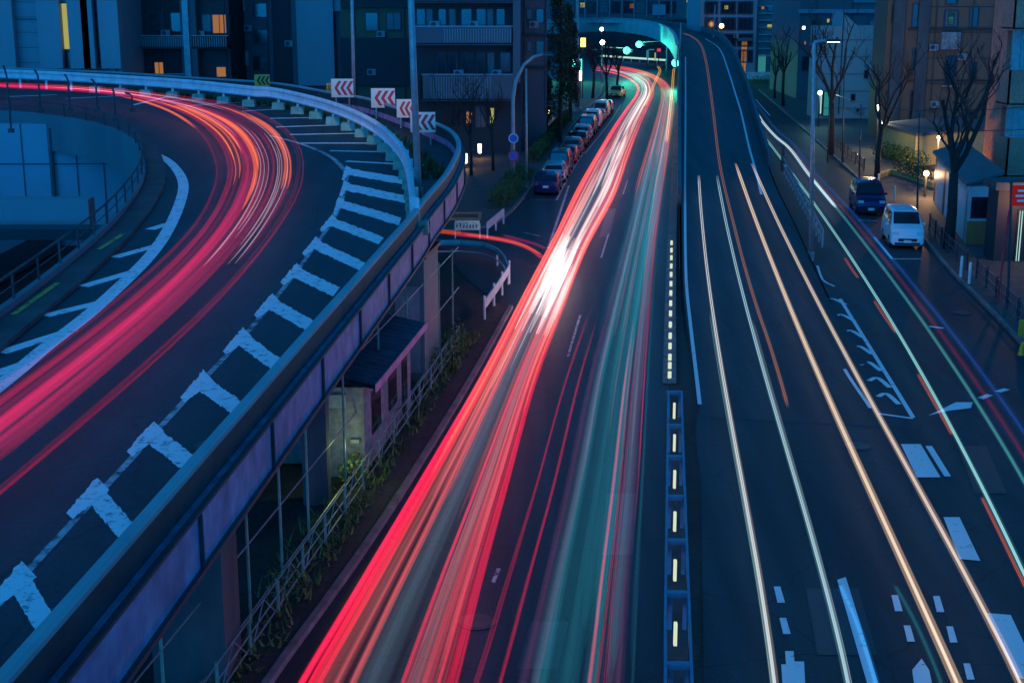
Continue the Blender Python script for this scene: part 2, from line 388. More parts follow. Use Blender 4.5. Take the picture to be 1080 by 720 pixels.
# ================================================================== FLYOVER (straight ramp that rises and bends left)
flyL = [(739, 440), (733, 400), (724, 340), (720, 290), (718.5, 200), (718, 120), (718, 70), (716, 52), (711, 41), (700, 33), (681, 27.5), (656, 25), (632, 24.5), (600, 25.5), (560, 27)]
flyR = [(960, 452), (885, 335), (858, 282), (838, 238), (818, 197), (805, 160), (795, 125), (786, 95), (775, 66), (765, 48), (752, 38), (722, 30), (680, 25), (650, 23.3), (560, 24.4)]
nL = 110
L3 = path(flyL, nL, zfly, 0.004); R3 = path(flyR, nL, zfly, 0.004)
fly = thing('flyover', 'dark flyover road rising to the teal arch and bending left behind it', 'flyover', (15, 60, 0))
MB().strip(L3, R3).build('deck', M['asphalt_pale'], fly)
def nx(pl): return normals(pl)
ws = MB(); nn = nx(L3)
i0 = 30
ws.sweep(L3[i0:], [(-.25, -.3), (-.25, .85), (0, .85), (0, -.3)], nn[i0:]); ws.build('parapet', M['fly_wall'], fly)
nr = nx(R3); ws = MB(); ws.sweep(R3[36:], [(0, -.3), (0, .9), (.25, .9), (.25, -.3)], nr[36:]); ws.build('parapet', M['fly_wall'], fly)
# retaining walls down to the ground until the deck springs clear
def skirt(pl, nrm, o, a, b):
    mb = MB(); A = []; B = []
    for p, q in list(zip(pl, nrm))[a:b]:
        t = p + q*o; A.append(Vector((t.x, t.y, -.05))); B.append(Vector((t.x, t.y, p.z - .05)))
    return mb.strip(A, B)
iy = max(i for i in range(nL) if L3[i].y < 185)
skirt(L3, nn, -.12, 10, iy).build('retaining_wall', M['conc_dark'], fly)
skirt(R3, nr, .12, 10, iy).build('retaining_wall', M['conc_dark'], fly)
# girder after the retaining wall: outer face in teal
g = MB(); g.sweep(L3[iy-2:], [(-.4, -1.9), (-.32, .95), (-.26, .95), (-.22, -1.9)], nn[iy-2:]); g.build('girder_face', M['teal_girder'], fly)
g = MB(); g.strip([p + Vector((0, 0, -1.8)) for p in L3[iy-2:]], [p + Vector((0, 0, -1.8)) for p in R3[iy-2:]]); g.build('girder_soffit', M['teal_girder'], fly)
g = MB(); g.sweep(L3[iy-2:], [(-.55, .95), (-.55, 1.15), (-.1, 1.15), (-.1, .95)], nn[iy-2:]); g.build('coping', M['coping'], fly)
for px, Y in ((560, 300), (735, 230)):
    c = atY(px, 40, Y); MB().box((c.x, Y + 4, 2.6), (2.2, 2.2, 5.3)).build('pier', M['conc_dark'], fly)

# median barrier between main road and flyover
med = thing('median_barrier', 'blue steel median barrier of open frames with pale reflector strips', 'barrier', (3.4, 30, 0))
ys = [412, 447, 480, 522, 568, 623, 698, 800]
lp = path([(705, 412), (704, 480), (703, 560), (702, 640), (702, 720), (702, 830)], 30, zflat, .95)
rp_ = path([(719, 412), (721, 480), (724, 560), (727, 640), (730, 720), (734, 830)], 30, zflat, .95)
for pl in (lp, rp_):
    MB().sweep(pl, [(-.03, -.30), (-.03, 0), (.03, 0), (.03, -.30)]).build('side_rail', mat('blue_barrier_steel', (.22, .26, .36), (.14, .17, .25), 2, .45) if 'bbs' not in M else M['bbs'], med)
M['bbs'] = bpy.data.materials['blue_barrier_steel']
for y in ys:
    a = S(702.5 + (700 < 0), y, zflat, .95); b = S(720 + (y-412)*.036, y, zflat, .95)
    MB().box(((a.x+b.x)/2, (a.y+b.y)/2, .88), ((b.x-a.x) - .04, .16, .12)).box((a.x + .1, a.y, .45), (.09, .09, .86)).box((b.x - .1, b.y, .45), (.09, .09, .86)).build('cross_frame', M['bbs'], med)
MB().strip([Vector((p.x, p.y, .03)) for p in lp], [Vector((p.x, p.y, .03)) for p in rp_]).build('base_slab', M['conc_dark'], med)
for a, b in zip(ys, ys[1:]):
    m_ = a + (b-a)*.60; c = S(711 + (m_-412)*.005, m_, zflat, .5)
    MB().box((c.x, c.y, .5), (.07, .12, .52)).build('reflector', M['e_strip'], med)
# thin row of posts farther along
row = [(705.5, y) for y in (404, 394, 385, 373, 362, 350, 338, 327, 316, 306, 296, 287, 278, 270, 262)]
proto = None
for i, (x, y) in enumerate(row):
    c = S(706 + (404-y)*.015, y, zflat, 0)
    if proto is None:
        proto = thing('lane_post', 'x', 'bollard', c, 0, 'white marker posts along the median')
        MB().tube([c, c + Vector((0, 0, .42))], .05, 8).build('post', M['bbs'], proto)
        MB().tube([c + Vector((0, 0, .20)), c + Vector((0, 0, .44))], .07, 8).build('white_glow_band', M['e_strip'], proto)  # band glows by itself instead of catching light
        proto['label'] = 'small white banded marker post standing in the row along the median'; o = proto
    else: dup(proto, c)
mk = path([(706, 404), (707, 330), (708.5, 262), (712, 170), (714, 110)], 40)
structure(MB().sweep(mk, [(-.25, 0), (-.25, .16), (.25, .16), (.25, 0)]), 'median_kerb', M['kerb'])

# box rail between the flyover foot and the side street
gr = thing('guard_rail', 'dark latticed guard rail between flyover foot and side street', 'guard rail', S(856, 268))
gp = path([(817, 198), (828, 216), (842, 240), (857, 268)], 12, zflat, 0)
gtop = [Vector((p.x + .5, p.y, zfly(p.y)*.6)) for p in gp]
for h in (.45, .95): MB().sweep(gtop, [(-.04, h-.09), (-.04, h+.09), (.04, h+.09), (.04, h-.09)]).build('rail', M['galv'], gr)
for p in resample(gtop, 1.6): MB().box((p.x, p.y, p.z + .5), (.1, .1, 1.0)).build('post', M['galv'], gr)
MB().box((gtop[0].x, gtop[0].y, gtop[0].z + .9), (.2, .2, 1.9)).build('end_post', M['darksteel'], gr)

# ================================================================== CURVED RAMP (left)
OUT = [(-150, 883), (-60, 782), (0, 714.5), (67, 639.5), (133, 565.5), (200, 490), (276, 404.5), (322, 352.5), (368, 301), (408, 256), (434, 227), (448, 208.5), (469.5, 184), (481.5, 163), (484.5, 151), (481, 142), (474, 135.5), (460, 129), (425, 115), (387, 103), (345, 96), (290, 87), (200, 81), (125, 76), (50, 73), (0, 71), (-60, 69)]
outp = path(OUT, 150, zleft, .85)
outp = resample(outp, 1.0)
outn = normals(outp)           # right of travel = outward? travel goes away from camera; right = +x = outward
for i, p in enumerate(outp): outp[i] = Vector((p.x, p.y, zleft(p.y)))
INN = [(-160, 470), (-60, 386), (0, 338), (60, 292), (110, 250), (140, 218), (158, 188), (158, 168), (150, 150), (132, 138), (100, 128), (50, 120), (0, 116), (-60, 114)]
innp = resample(path(INN, 100, zleft, .25), 1.0); innn = normals(innp)
for i, p in enumerate(innp): innp[i] = Vector((p.x, p.y, zleft(p.y)))
ramp = thing('elevated_ramp', 'elevated ramp curving left on piers with lilac girder and hatched road', 'ramp', (-6, 40, 0))
A = []; nA = 90
def at_frac(pl, t):
    s = t*(len(pl)-1); k = min(int(s), len(pl)-2); return pl[k].lerp(pl[k+1], s-k)
# deck sheet: match fractions by control of shape (inner is shorter)
o_ = [at_frac(outp, i/(nA-1)) for i in range(nA)]
def inner_for(t):  # map the outer fraction to the inner one
    return min(1, max(0, t))
inn_ = [at_frac(innp, i/(nA-1)) for i in range(nA)]
# finer sheet across so it follows the height function
dk = MB(); K = 8; rows = []
for k in range(K+1):
    rr = []
    for a, b in zip(inn_, o_):
        p = a.lerp(b, k/K); rr.append(Vector((p.x, p.y, zleft(p.y))))
    rows.append(rr)
for k in range(K): dk.strip(rows[k], rows[k+1])
dk.build('deck', M['deck'], ramp)
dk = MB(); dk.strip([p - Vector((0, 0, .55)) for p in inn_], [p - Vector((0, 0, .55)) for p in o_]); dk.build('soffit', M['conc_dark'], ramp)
# outer parapet coloured dark for the shade below its coping, then lilac girder
MB().sweep(outp, [(-.09, 0), (-.09, .74), (.05, .74), (.05, 0)], outn).build('parapet', M['darksteel'], ramp)
MB().sweep(outp, [(-.13, .74), (-.13, .81), (-.08, .86), (.03, .86), (.08, .81), (.08, .74)], outn).build('coping', M['coping'], ramp)
MB().sweep(outp, [(-.15, -.62), (-.15, .26), (.24, .26), (.24, -.62)], outn).build('girder', M['lilac'], ramp)
MB().sweep(outp, [(.20, .262), (.20, .31), (.3, .31), (.3, .262)], outn).build('girder_ledge', M['darksteel'], ramp)
MB().sweep(outp, [(.10, -.70), (.10, -.62), (.32, -.62), (.32, -.70)], outn).build('girder_flange', M['darksteel'], ramp)
jt = resample(outp, 4.6); jn = normals(jt)
for p, q in list(zip(jt, jn))[2:18]:
    if p.y > 75: continue
    c = p + q*.27; MB().bar(c + Vector((0, 0, .24)), c + Vector((0, 0, -.66)), .035).build('drain_pipe', M['darksteel'], ramp)
for px, py in ((144, 570), (240, 452), (313, 371), (366, 311), (408, 263)):
    p = S(px, py, zleft, .55); q = Vector((1, -.12, 0)).normalized()
    b = MB().box((p.x + .02, p.y, p.z), (.10, .14, .24)).build('reflector', M['black'], ramp)
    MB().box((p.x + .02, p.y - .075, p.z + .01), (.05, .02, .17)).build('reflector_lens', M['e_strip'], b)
# inner kerb, inner concrete barrier and fence
MB().sweep(innp, [(-.3, -.8), (-.3, .12), (.6, .12), (.6, .004), (.55, -.8)], innn).build('inner_kerb', M['conc_dark'], ramp)
MB().sweep(innp, [(-.45, -1.7), (-.45, .28), (-.25, .28), (-.25, -1.7)], innn).build('inner_girder', mat('smooth_concrete', (.17, .18, .19), (.13, .14, .15), .3, .8, stretch=(1, 1, .3)), ramp)
ir = [p + Vector((0, 0, 0)) for p in innp]
MB().tube([p - q*.35 + Vector((0, 0, .95)) for p, q in zip(innp, innn)], .04, 6).build('inner_handrail', M['conc_dark'], ramp)
MB().tube([p - q*.35 + Vector((0, 0, .62)) for p, q in zip(innp, innn)], .02, 6).build('inner_handrail', M['conc_dark'], ramp)
rs = resample(innp, 2.4); rn = normals(rs)
for p, q in zip(rs, rn):
    c = p - q*.35; MB().bar(c + Vector((0, 0, .2)), c + Vector((0, 0, .95)), .035).build('rail_post', M['conc_dark'], ramp)
# hatching on the deck
hk = MB(); H = .008
def hs(a, b, wd, mb=None, n=4): stripe(mb or hk, [a, b], wd, zleft, H, n)
for a, b in (((240, 109), (270, 107.5)), ((255, 117.5), (310, 114)), ((285, 125), (338, 124)), ((291, 134), (385, 131)), ((306, 142), (385, 140.5)), ((317, 151), (405, 151)), ((348, 159), (420, 160.5)), ((365, 170), (457, 175)), ((10, 102), (60, 100)), ((70, 104), (130, 101)), ((140, 111), (185, 100)), ((170, 107), (215, 104)), ((195, 112), (250, 108))):
    hs(a, b, .42 if a[1] > 120 else .3)
zig = [(367, 181, 426, 191), (365, 197, 429, 210.6), (359, 215, 422, 233.5), (350, 234, 402, 254), (333, 258, 382, 281), (312, 287, 355, 308), (286, 320, 326, 343), (255, 357, 291, 384), (213, 404, 250, 430), (160, 458, 200, 489), (100, 520, 133, 560), (20, 612, 46, 655)]
random.seed(3)
for i, (x0, y0, x1, y1) in enumerate(zig):
    sc_ = (y0 - 100)/300.0; u = Vector((x1-x0, y1-y0)).normalized()
    # body of the bar
    tdir = Vector((-.62, .78)) if y0 > 230 else Vector((-.25, .97))
    tk = 5 + 19*max(0, sc_)**1.0 if y0 > 180 else 6
    tk *= .70
    top = []; bot = []
    for k in range(22):
        t = k/21; j = random.uniform(-.06, .06)*tk
        top.append((x0 + (x1-x0)*t - tdir.x*tk*.5, y0 + (y1-y0)*t - tdir.y*tk*.5 + j))
        bot.append((x0 + (x1-x0)*t + tdir.x*tk*.5, y0 + (y1-y0)*t + tdir.y*tk*.5 + random.uniform(-.06, .06)*tk))
    hk.strip([S(a, b, zleft, H) for a, b in top], [S(a, b, zleft, H) for a, b in bot])
    # hook at its inner end, along the lane edge
    hl = 6 + 24*max(0, sc_); d = Vector((-.72, .69)) if y0 > 230 else Vector((-.4, .91))
    n2 = Vector((d.y, -d.x))
    tw = (4 + 15*max(0, sc_))*.8
    A_ = []; B_ = []
    for k in range(16):
        t = k/15; wv = tw*(1 - .55*t)*random.uniform(.85, 1.12)
        cx, cy = x0 + d.x*hl*(t*1.25 - .35) - 1, y0 + d.y*hl*(t*1.25 - .35) - 1
        A_.append(S(cx - n2.x*wv*.5, cy - n2.y*wv*.5 + random.uniform(-.8, .8)*sc_, zleft, H + .003)); B_.append(S(cx + n2.x*wv*.5, cy + n2.y*wv*.5, zleft, H + .003))
    hk.strip(A_, B_)
edge = [(153, 157), (179, 171), (193, 192), (189, 216), (175, 246), (156, 272), (127, 301), (90, 334), (47, 367), (10, 398), (-60, 452)]
stripe(hk, edge, .42, zleft, H, 60)
for a, b in (((177, 236), (158, 242)), ((165, 259), (120, 271.5)), ((142, 286), (87, 302)), ((113, 317), (47, 333)), ((75.5, 348), (0, 372)), ((30, 382), (-40, 406))): stripe(hk, [a, b], .40, zleft, H - .004, 4)
hk.build('hatch_marking', worn('hatch_paint', (.88, .88, .86), scale=4.5, keep=.40), ramp)
hk = MB()
stripe(hk, [(367, 184), (360, 214), (350, 234), (333, 258), (312, 287), (286, 320), (255, 357), (213, 402), (160, 460), (100, 525), (20, 612), (-40, 680)], .13, zleft, H - .003, 60)
stripe(hk, [(285, 143), (318, 152), (348, 165), (366, 182)], .22, zleft, H, 20)
hk.build('edge_marking', M['paint_thin'], ramp)
for a, b in (((14, 331.5), (61, 298)), ((104, 263), (130, 246.5))):
    hk = MB(); stripe(hk, [a, b], .16, zleft, .135, 4); hk.build('kerb_line', M['paint_yellow'], ramp)
# piers
for (x, y, dx, dy) in ((-5.5, 38, .7, .7), (-6.6, 27.5, 1.5, 1.6), (-5.0, 54, .8, .8), (-7, 70, 1.3, 1.3), (-14, 88, 1.4, 1.4), (-9.5, 40, 1.2, 1.2), (-11, 60, 1.2, 1.2)):
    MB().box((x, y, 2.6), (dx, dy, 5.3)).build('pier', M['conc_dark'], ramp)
# pier cap beams
for (x0, x1, y) in ((-10, -4.3, 38), (-12, -5.2, 27.5), (-11.5, -4.2, 54)):
    MB().box(((x0+x1)/2, y, 5.1), (x1-x0, 1.0, .8)).build('pier_cap', M['conc_dark'], ramp)
# low slab and wall in the dark under the deck
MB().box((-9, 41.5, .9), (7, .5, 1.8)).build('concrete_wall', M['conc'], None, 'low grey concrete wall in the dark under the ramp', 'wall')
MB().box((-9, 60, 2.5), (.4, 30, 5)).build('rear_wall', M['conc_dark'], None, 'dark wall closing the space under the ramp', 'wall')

# pale guard rail on the ramp with concrete blocks
GR = [(-60, 70.5), (0, 73), (50, 75), (125, 79), (200, 84), (269, 91), (290, 92.5), (340, 104), (377, 117.5), (402, 132), (420, 149), (429, 165), (433, 185), (435, 207)]
gt = resample(path(GR, 80, zleft, 1.25), 1.0); gn = normals([p for p in gt])
for i, p in enumerate(gt): gt[i] = Vector((p.x, p.y, zleft(p.y)))
rail = thing('guard_rail', 'thick pale blue guard rail sweeping round the outside of the ramp curve', 'guard rail', (gt[40].x, gt[40].y, gt[40].z))
MB().sweep(gt, [(.03, .62), (.09, .70), (.03, .80), (.03, .98), (.09, 1.08), (.09, 1.17), (.03, 1.24), (-.10, 1.24), (-.10, .62)], gn).build('beam', M['rail'], rail)
pp = resample(gt, 2.6); pn = normals(pp)
for p, q in zip(pp, pn):
    c = p - q*.16; MB().box((c.x, c.y, c.z + .6), (.13, .13, 1.2)).build('post', M['white'], rail)
    if c.x > -28: MB().box((c.x, c.y, c.z + .2), (.75, .75, .4), 0, .92).build('concrete_block', M['greenpost'], rail)

# chevron boards
def chevron(cx, cy, wpx, hpx, Y, label, col, back, yaw=0):
    c = atY(cx, cy, Y); wd = wpx*Y/F*1.0; ht = hpx*Y/F; zb = zleft(Y)
    t = thing('chevron_sign', label, 'sign', (c.x, Y, zb), yaw, 'chevron boards round the ramp curve')
    def loc(x, y, z): return Vector((c.x + x, Y + y, z))
    o = MB().box(loc(0, 0, c.z), (wd, .04, ht)).build('board', back, t)
    ch = MB(); n = 3; s = wd*.26; th = wd*.14
    for k in range(n):
        x = -wd*.36 + k*wd*.27; z = c.z
        P = [(x, 0), (x + s*.75, ht*.38), (x + s*.75 + th, ht*.38), (x + th, 0), (x + s*.75 + th, -ht*.38), (x + s*.75, -ht*.38)]
        vs = [loc(a, -.025, z + b) for a, b in P] + [loc(a, -.035, z + b) for a, b in P]
        ch.add(vs, [(0, 1, 2, 3), (0, 3, 4, 5), (9, 8, 7, 6), (11, 10, 9, 6)] + [(i, (i+1) % 6, 6 + (i+1) % 6, 6 + i) for i in range(6)])
    ch.build('arrow', col, t)
    for s_ in (-.3, .3): MB().bar(loc(wd*s_, .05, zb), loc(wd*s_, .05, c.z), .045).build('post', M['galv'], t)
chevron(361, 93, 23, 19, 84, 'red chevron board beside the thin tall lamp pole, leftmost of the red boards', M['red'], M['signwhite'])
chevron(404, 103.5, 25, 20, 80, 'red chevron board standing clear between its neighbours, second from the left', M['red'], M['signwhite'])
chevron(428.5, 114.5, 20, 19, 76, 'red chevron board half hidden behind the thick lamp pole', M['red'], M['signwhite'])
chevron(446, 129, 26, 21, 70, 'red chevron board lowest and nearest, in front of the thick lamp pole foot', M['red'], M['signwhite'])
chevron(276.5, 85, 16, 12, 92, 'small orange and black chevron board far round the curve', M['black'], M['yellow'])
chevron(347.5, 96, 6, 16, 88, 'narrow orange marker board beside the leftmost red board', M['black'], M['yellow'])

# lamp poles
def lamp_pole(base, top, r, label, arm=None, name='street_lamp', lit=None, m='galv', cat='street lamp'):
    t = thing(name, label, cat, base)
    b = Vector(base); tp = Vector(top)
    pts = [b, b.lerp(tp, .5), tp]
    if arm:
        tp2 = tp + Vector(arm)
        pts = [b, b.lerp(tp, .6), tp] + [tp + Vector((arm[0]*(1-math.cos(a)), arm[1]*(1-math.cos(a)), arm[2]*math.sin(a))) for a in (R(25), R(50), R(70), R(90))]
    n = len(pts); MB().tube(pts, [r*(1 - .45*i/(n-1)) for i in range(n)], 10).build('pole', M[m], t, smooth_=True)
    MB().tube([b, b + Vector((0, 0, .5))], r*1.5, 10).build('base', M[m], t)
    e = pts[-1]
    if arm or lit:
        dx = 1 if (arm and arm[0] >= 0) else -1
        h = MB().box((e.x + dx*.3, e.y, e.z), (.8, .28, .14), 0, .8).build('lamp_head', M['darksteel'], t)
        MB().box((e.x + dx*.3, e.y, e.z - .08), (.6, .22, .03)).build('lamp_glass', M[lit] if lit else M['galv'], h)
    return t
b1 = atY(442, 226, 52); b1.z = zleft(52)
lamp_pole(b1, atY(431, -60, 52), .13, 'thick blue lamp pole rising from the ramp parapet in front of the chevron boards', (-2.5, .5, 1.2))
b2 = atY(373.5, 112, 86); b2.z = zleft(86)
lamp_pole(b2, atY(370.5, -30, 86), .11, 'thin lamp pole behind the ramp beside the leftmost red board', (-2, .5, 1))
b3 = S(541, 196, zflat, .1); Y3 = b3.y
lamp_pole(b3, atY(541, 105, Y3), .16, 'pale arched lamp pole over the parked cars near the no parking sign', (atY(574, 57, Y3).x - b3.x, 0, atY(574, 57, Y3).z - atY(541, 105, Y3).z))
b4 = S(555.5, 198, zflat, .1)
lamp_pole(b4, atY(555, 72, b4.y), .10, 'plain thin pole standing beside the arched lamp pole', name='utility_pole', cat='pole')
b5 = S(855, 275, zflat, 0)
lamp_pole(b5, atY(858.5, 46, b5.y), .12, 'tall lamp pole at the end of the guard rail by the side street', (.7, 0, .15), lit='e_cool')
b6 = S(609, 118, zflat, .1)
lamp_pole(b6, atY(609, -20, b6.y), .28, 'thick blue pole beside the dark evergreens', name='utility_pole', cat='pole')
for px, yb, yt, lab in ((717, 60, 24, 'short pale pole on the parapet where the flyover meets the arch'), (873, 172, 95, 'thin dark pole behind the first bare tree on the right'), (888.5, 172, 62, 'thin dark pole right of the first bare tree'), (906, 195, 110, 'thin dark pole in front of the dark blue van'), (967, 240, 120, 'thin dark pole behind the white van'), (786, 105, 60, 'thin pale pole beside the flyover parapet far away'), (753, 40, 5, 'slender pale pole in front of the gridded building')):
    b = S(px, yb, zfly if px in (717, 753) else zflat, .1)
    lamp_pole(b, atY(px + (px-540)*.006, yt, b.y), .07 if px > 800 else .14, lab, name='utility_pole', m='darksteel' if px > 860 and px != 786 else 'galv', cat='pole')

# narrow spot added to brighten the boards and the rail, separate from the lamp poles
sl_ = bpy.data.lights.new('board_fill_spot', 'SPOT'); slo = bpy.data.objects.new('board_fill_spot', sl_); COL.objects.link(slo)
sl_.energy = 1700; sl_.color = (1, .82, .75); sl_.spot_size = R(34); sl_.spot_blend = .8; sl_.shadow_soft_size = .2
slo.location = (-6.5, 55, 20); tgt = Vector((-8.2, 76, 8.5)); slo.rotation_euler = (tgt - slo.location).to_track_quat('-Z', 'Y').to_euler()
# far lit lamps
def ball_lamp(px, py, Y, r, m, label, zb=0, e=0, col=(1, .8, .5), m2='darksteel'):
    c = atY(px, py, Y); t = thing('street_lamp', label, 'street lamp', (c.x, Y, zb))
    MB().bar((c.x, Y, zb), (c.x, Y, c.z), .08).build('pole', M[m2], t)
    MB().sphere(c, r).build('globe', M[m], t, smooth_=True)
    if e: lamp('lamp_light', c + Vector((0, -.6, 0)), col, e, r, t)
ball_lamp(634.5, 31, 236, .30, 'e_white', 'upper white globe lamp in front of the teal arch')
ball_lamp(635.5, 45, 225, .38, 'e_white', 'bright warm globe lamp under the teal arch', e=120)
ball_lamp(874, 27, 240, .35, 'e_warm', 'far lamp right of the gridded building') if False else None
ball_lamp(874-0, 170/6*0+27, 240, .01, 'e_warm', 'x') if False else None
ball_lamp(761, 27.5, 246, .40, 'e_warm', 'warm lamp in front of the gridded building above the flyover', e=60, col=(1, .6, .25))
ball_lamp(926.5, 113.5, 128, .22, 'e_white', 'white globe lamp beside the second bare tree', e=700, col=(1, .9, .6))
ball_lamp(990, 145, 112, .12, 'e_white', 'tiny white lamp in the fork of the third bare tree', e=1700, col=(1, .55, .3))
ball_lamp(977, 183, 98, .20, 'e_warm', 'bright orange lamp beside the shed and hedge', e=480, col=(1, .55, .2))
ball_lamp(865, 98, 150, .24, 'e_cool', 'cool lamp in front of the lit teal shopfront', e=300, col=(.5, 1, .9))

# signals
def signal(px, py, Y, label, arm=-2.5, pole=True):
    c = atY(px, py, Y); t = thing('traffic_signal', label, 'traffic light', (c.x, Y, 0))
    o = MB().box((c.x + .35, Y, c.z), (1.3, .25, .5)).build('housing', M['darksteel'], t)
    for k, m in ((0, 'e_green'), (1, 'black'), (2, 'black')):
        MB().sphere((c.x + k*.38 - .02, Y - .16, c.z), .19 if k else .55, 12, 8, (1, .5, 1)).build('lens', M[m], o, smooth_=True)  # green lens enlarged so its size carries the bloom
    xp = c.x + arm
    if pole: MB().bar((c.x, Y + .2, c.z + .35), (xp, Y + .2, c.z + .6), .07).bar((xp, Y + .2, 0), (xp, Y + .2, c.z + .7), .13).build('pole', M['galv'], t)
    lamp('signal_light', c + Vector((0, -.8, 0)), (.05, 1, .65), 1700, .3, t)
signal(603.5, 67, 228, 'green traffic light low at the far left beside the blue pole', 1.5)
signal(661, 53.5, 236, 'green traffic light hanging lower and left of the pair under the arch', -4)
signal(674, 47, 258, 'green traffic light higher and right of the pair under the arch', 5)
signal(712.5, 66.5, 214, 'green traffic light against the foot of the arch', .6)

# ================================================================== VEHICLES
def car_parts(t, body_m, kind='hatch', Lc=4.2, Wc=1.7, Hc=1.5, lights_on=False, far_end='rear'):
    """local: nose at +y. Everything relative to t at the origin."""
    w = Wc/2
    if kind == 'van':
        st = [(-.5, .30, .80, .80), (-.495, .45, 1.0, .95), (-.47, .55, Hc*.60, Hc*.97), (-.30, .55, Hc*.60, Hc), (.0, .55, Hc*.60, Hc), (.18, .55, Hc*.60, Hc*.97), (.33, .55, Hc*.60, Hc*.62), (.44, .5, Hc*.5, Hc*.54), (.485, .42, Hc*.40, Hc*.44), (.5, .3, Hc*.28, Hc*.3)]
    elif kind == 'sedan':
        st = [(-.5, .30, .62, .66), (-.48, .45, .86, .9), (-.38, .5, .9, .95), (-.24, .52, .92, Hc*.95), (-.05, .52, .92, Hc), (.10, .52, .92, Hc*.95), (.24, .52, .88, .92), (.40, .5, .78, .82), (.485, .42, .62, .66), (.5, .3, .42, .46)]
    else:
        st = [(-.5, .32, .65, .7), (-.49, .45, .9, .98), (-.40, .5, .95, Hc*.92), (-.25, .52, .95, Hc), (.0, .52, .95, Hc), (.12, .52, .95, Hc*.95), (.27, .52, .92, .96), (.42, .5, .80, .84), (.485, .42, .62, .68), (.5, .3, .42, .46)]
    def ring(y, zm, zs, zt, i):
        e = min(i, len(st)-1-i); k = (.90, .97, 1, 1, 1)[min(e, 4)]
        gh = zt > zs*1.12
        top = w*k*(.78 if gh else .88)
        return [Vector((s*x, y, z)) for s, x, z in ((1, w*k*.90, .22), (1, w*k, .34), (1, w*k, zm + .08), (1, w*k*.965, zs), (1, top, zt - .05), (1, top*.8, zt), (0, 0, zt + .02), (-1, top*.8, zt), (-1, top, zt - .05), (-1, w*k*.965, zs), (-1, w*k, zm + .08), (-1, w*k, .34), (-1, w*k*.90, .22))]
    RG = [ring(y*Lc, zm, zs, zt, i) for i, (y, zm, zs, zt) in enumerate(st)]
    n = len(RG[0]); mb = MB(); vs = [v for r in RG for v in r]
    fs = [(i*n + j, i*n + (j+1) % n, (i+1)*n + (j+1) % n, (i+1)*n + j) for i in range(len(RG)-1) for j in range(n)]
    fs += [tuple(range(n-1, -1, -1)), tuple(range((len(RG)-1)*n, len(RG)*n))]
    mb.add(vs, fs); b = mb.build('body', body_m, t, smooth_=False)
    bv = b.modifiers.new('bevel', 'BEVEL'); bv.width = .035; bv.segments = 2; bv.limit_method = 'ANGLE'; bv.angle_limit = R(18)
    # glazing, laid 12 mm proud of the body
    def lerp(a, b_, t_): return a + (b_ - a)*t_
    def patch(q, out, name, m, par, u0=.08, u1=.92, v0=.1, v1=.88):
        a, b_, c, d = q
        def P(u, v): return lerp(lerp(a, b_, u), lerp(d, c, u), v) + out
        P0 = [P(u0, v0), P(u1, v0), P(u1, v1), P(u0, v1)]
        MB().add([p - out*.2 for p in P0] + P0, [(4, 5, 6, 7), (0, 1, 5, 4), (1, 2, 6, 5), (2, 3, 7, 6), (3, 0, 4, 7), (3, 2, 1, 0)]).build(name, m, par)
    roof = [i for i, s_ in enumerate(st) if s_[3] > Hc*.9]
    f0, r0 = max(roof), min(roof)
    A_, B_ = RG[f0], RG[f0+1]
    patch([Vector((-w*.84, B_[8].y, B_[8].z + .05)), Vector((w*.84, B_[4].y, B_[4].z + .05)), A_[4] + Vector((0, 0, .05)), A_[8] + Vector((0, 0, .05))], Vector((0, .035, .04)), 'windscreen', M['glass'], t, .03, .97, .06, .90)
    A_, B_ = RG[r0], RG[r0-1]
    patch([Vector((-w*.88, B_[9].y, B_[9].z + .06)), Vector((w*.88, B_[3].y, B_[3].z + .06)), A_[4] + Vector((0, 0, .03)), A_[8] + Vector((0, 0, .03))], Vector((0, -.05, .04)), 'rear_window', M['glass'], t, v1=.8)
    for s_, j0, j1 in ((1, 3, 4), (-1, 9, 8)):
        for i in range(r0, f0):
            patch([RG[i][j0], RG[i+1][j0], RG[i+1][j1], RG[i][j1]], Vector((s_*.018, 0, .004)), 'side_window', M['glass'], t, .05, .95, .08, .9)
        if kind != 'sedan':
            q = [RG[f0][j0], RG[f0+1][j0], RG[f0][j1]]
            o = Vector((s_*.018, 0, .004)); c0 = (q[0]+q[1]+q[2])/3
            MB().add([c0.lerp(v, .75) + o for v in q], [(0, 1, 2)]).build('quarter_light', M['glass'], t)
    for sx in (-1, 1):
        for sy in (-.31, .31):
            y = sy*Lc; x = sx*(w - .09)
            wh = MB().tube([(x - sx*.1, y, .31), (x + sx*.095, y, .31)], .31, 18).build('wheel', M['tyre'], t)
            MB().tube([(x + sx*.09, y, .31), (x + sx*.11, y, .31)], .19, 12).build('rim', M['rim'], wh)
            MB().tube([(x + sx*.05, y, .33), (x + sx*.093, y, .33)], .37, 18).build('wheel_arch', M['black'], t)
        zf = Hc*.44 if kind == 'van' else .64
        MB().box((sx*w*.70, Lc*.488, zf), (w*.36, .12, .16)).build('headlight', M['white'] if not lights_on else M['e_cool'], t)
        MB().box((sx*w*.76, -Lc*.492, .82 if kind != 'van' else 1.0), (w*.22, .08, .2 if kind != 'van' else .4)).build('tail_light', M['red'], t)
        MB().box((sx*(w + .09), Lc*.20, .98 if kind != 'van' else Hc*.62), (.16, .1, .13)).build('mirror', body_m, t)
    MB().box((0, Lc*.497, .50), (w*1.1, .05, .16)).box((0, Lc*.492, .30), (w*1.5, .08, .12)).build('grille', M['black'], t)
    MB().box((0, Lc*.503, .42), (.40, .03, .16)).build('number_plate', M['white'], t)
    MB().box((0, -Lc*.503, .62), (.40, .03, .16)).build('number_plate', M['white'], t)
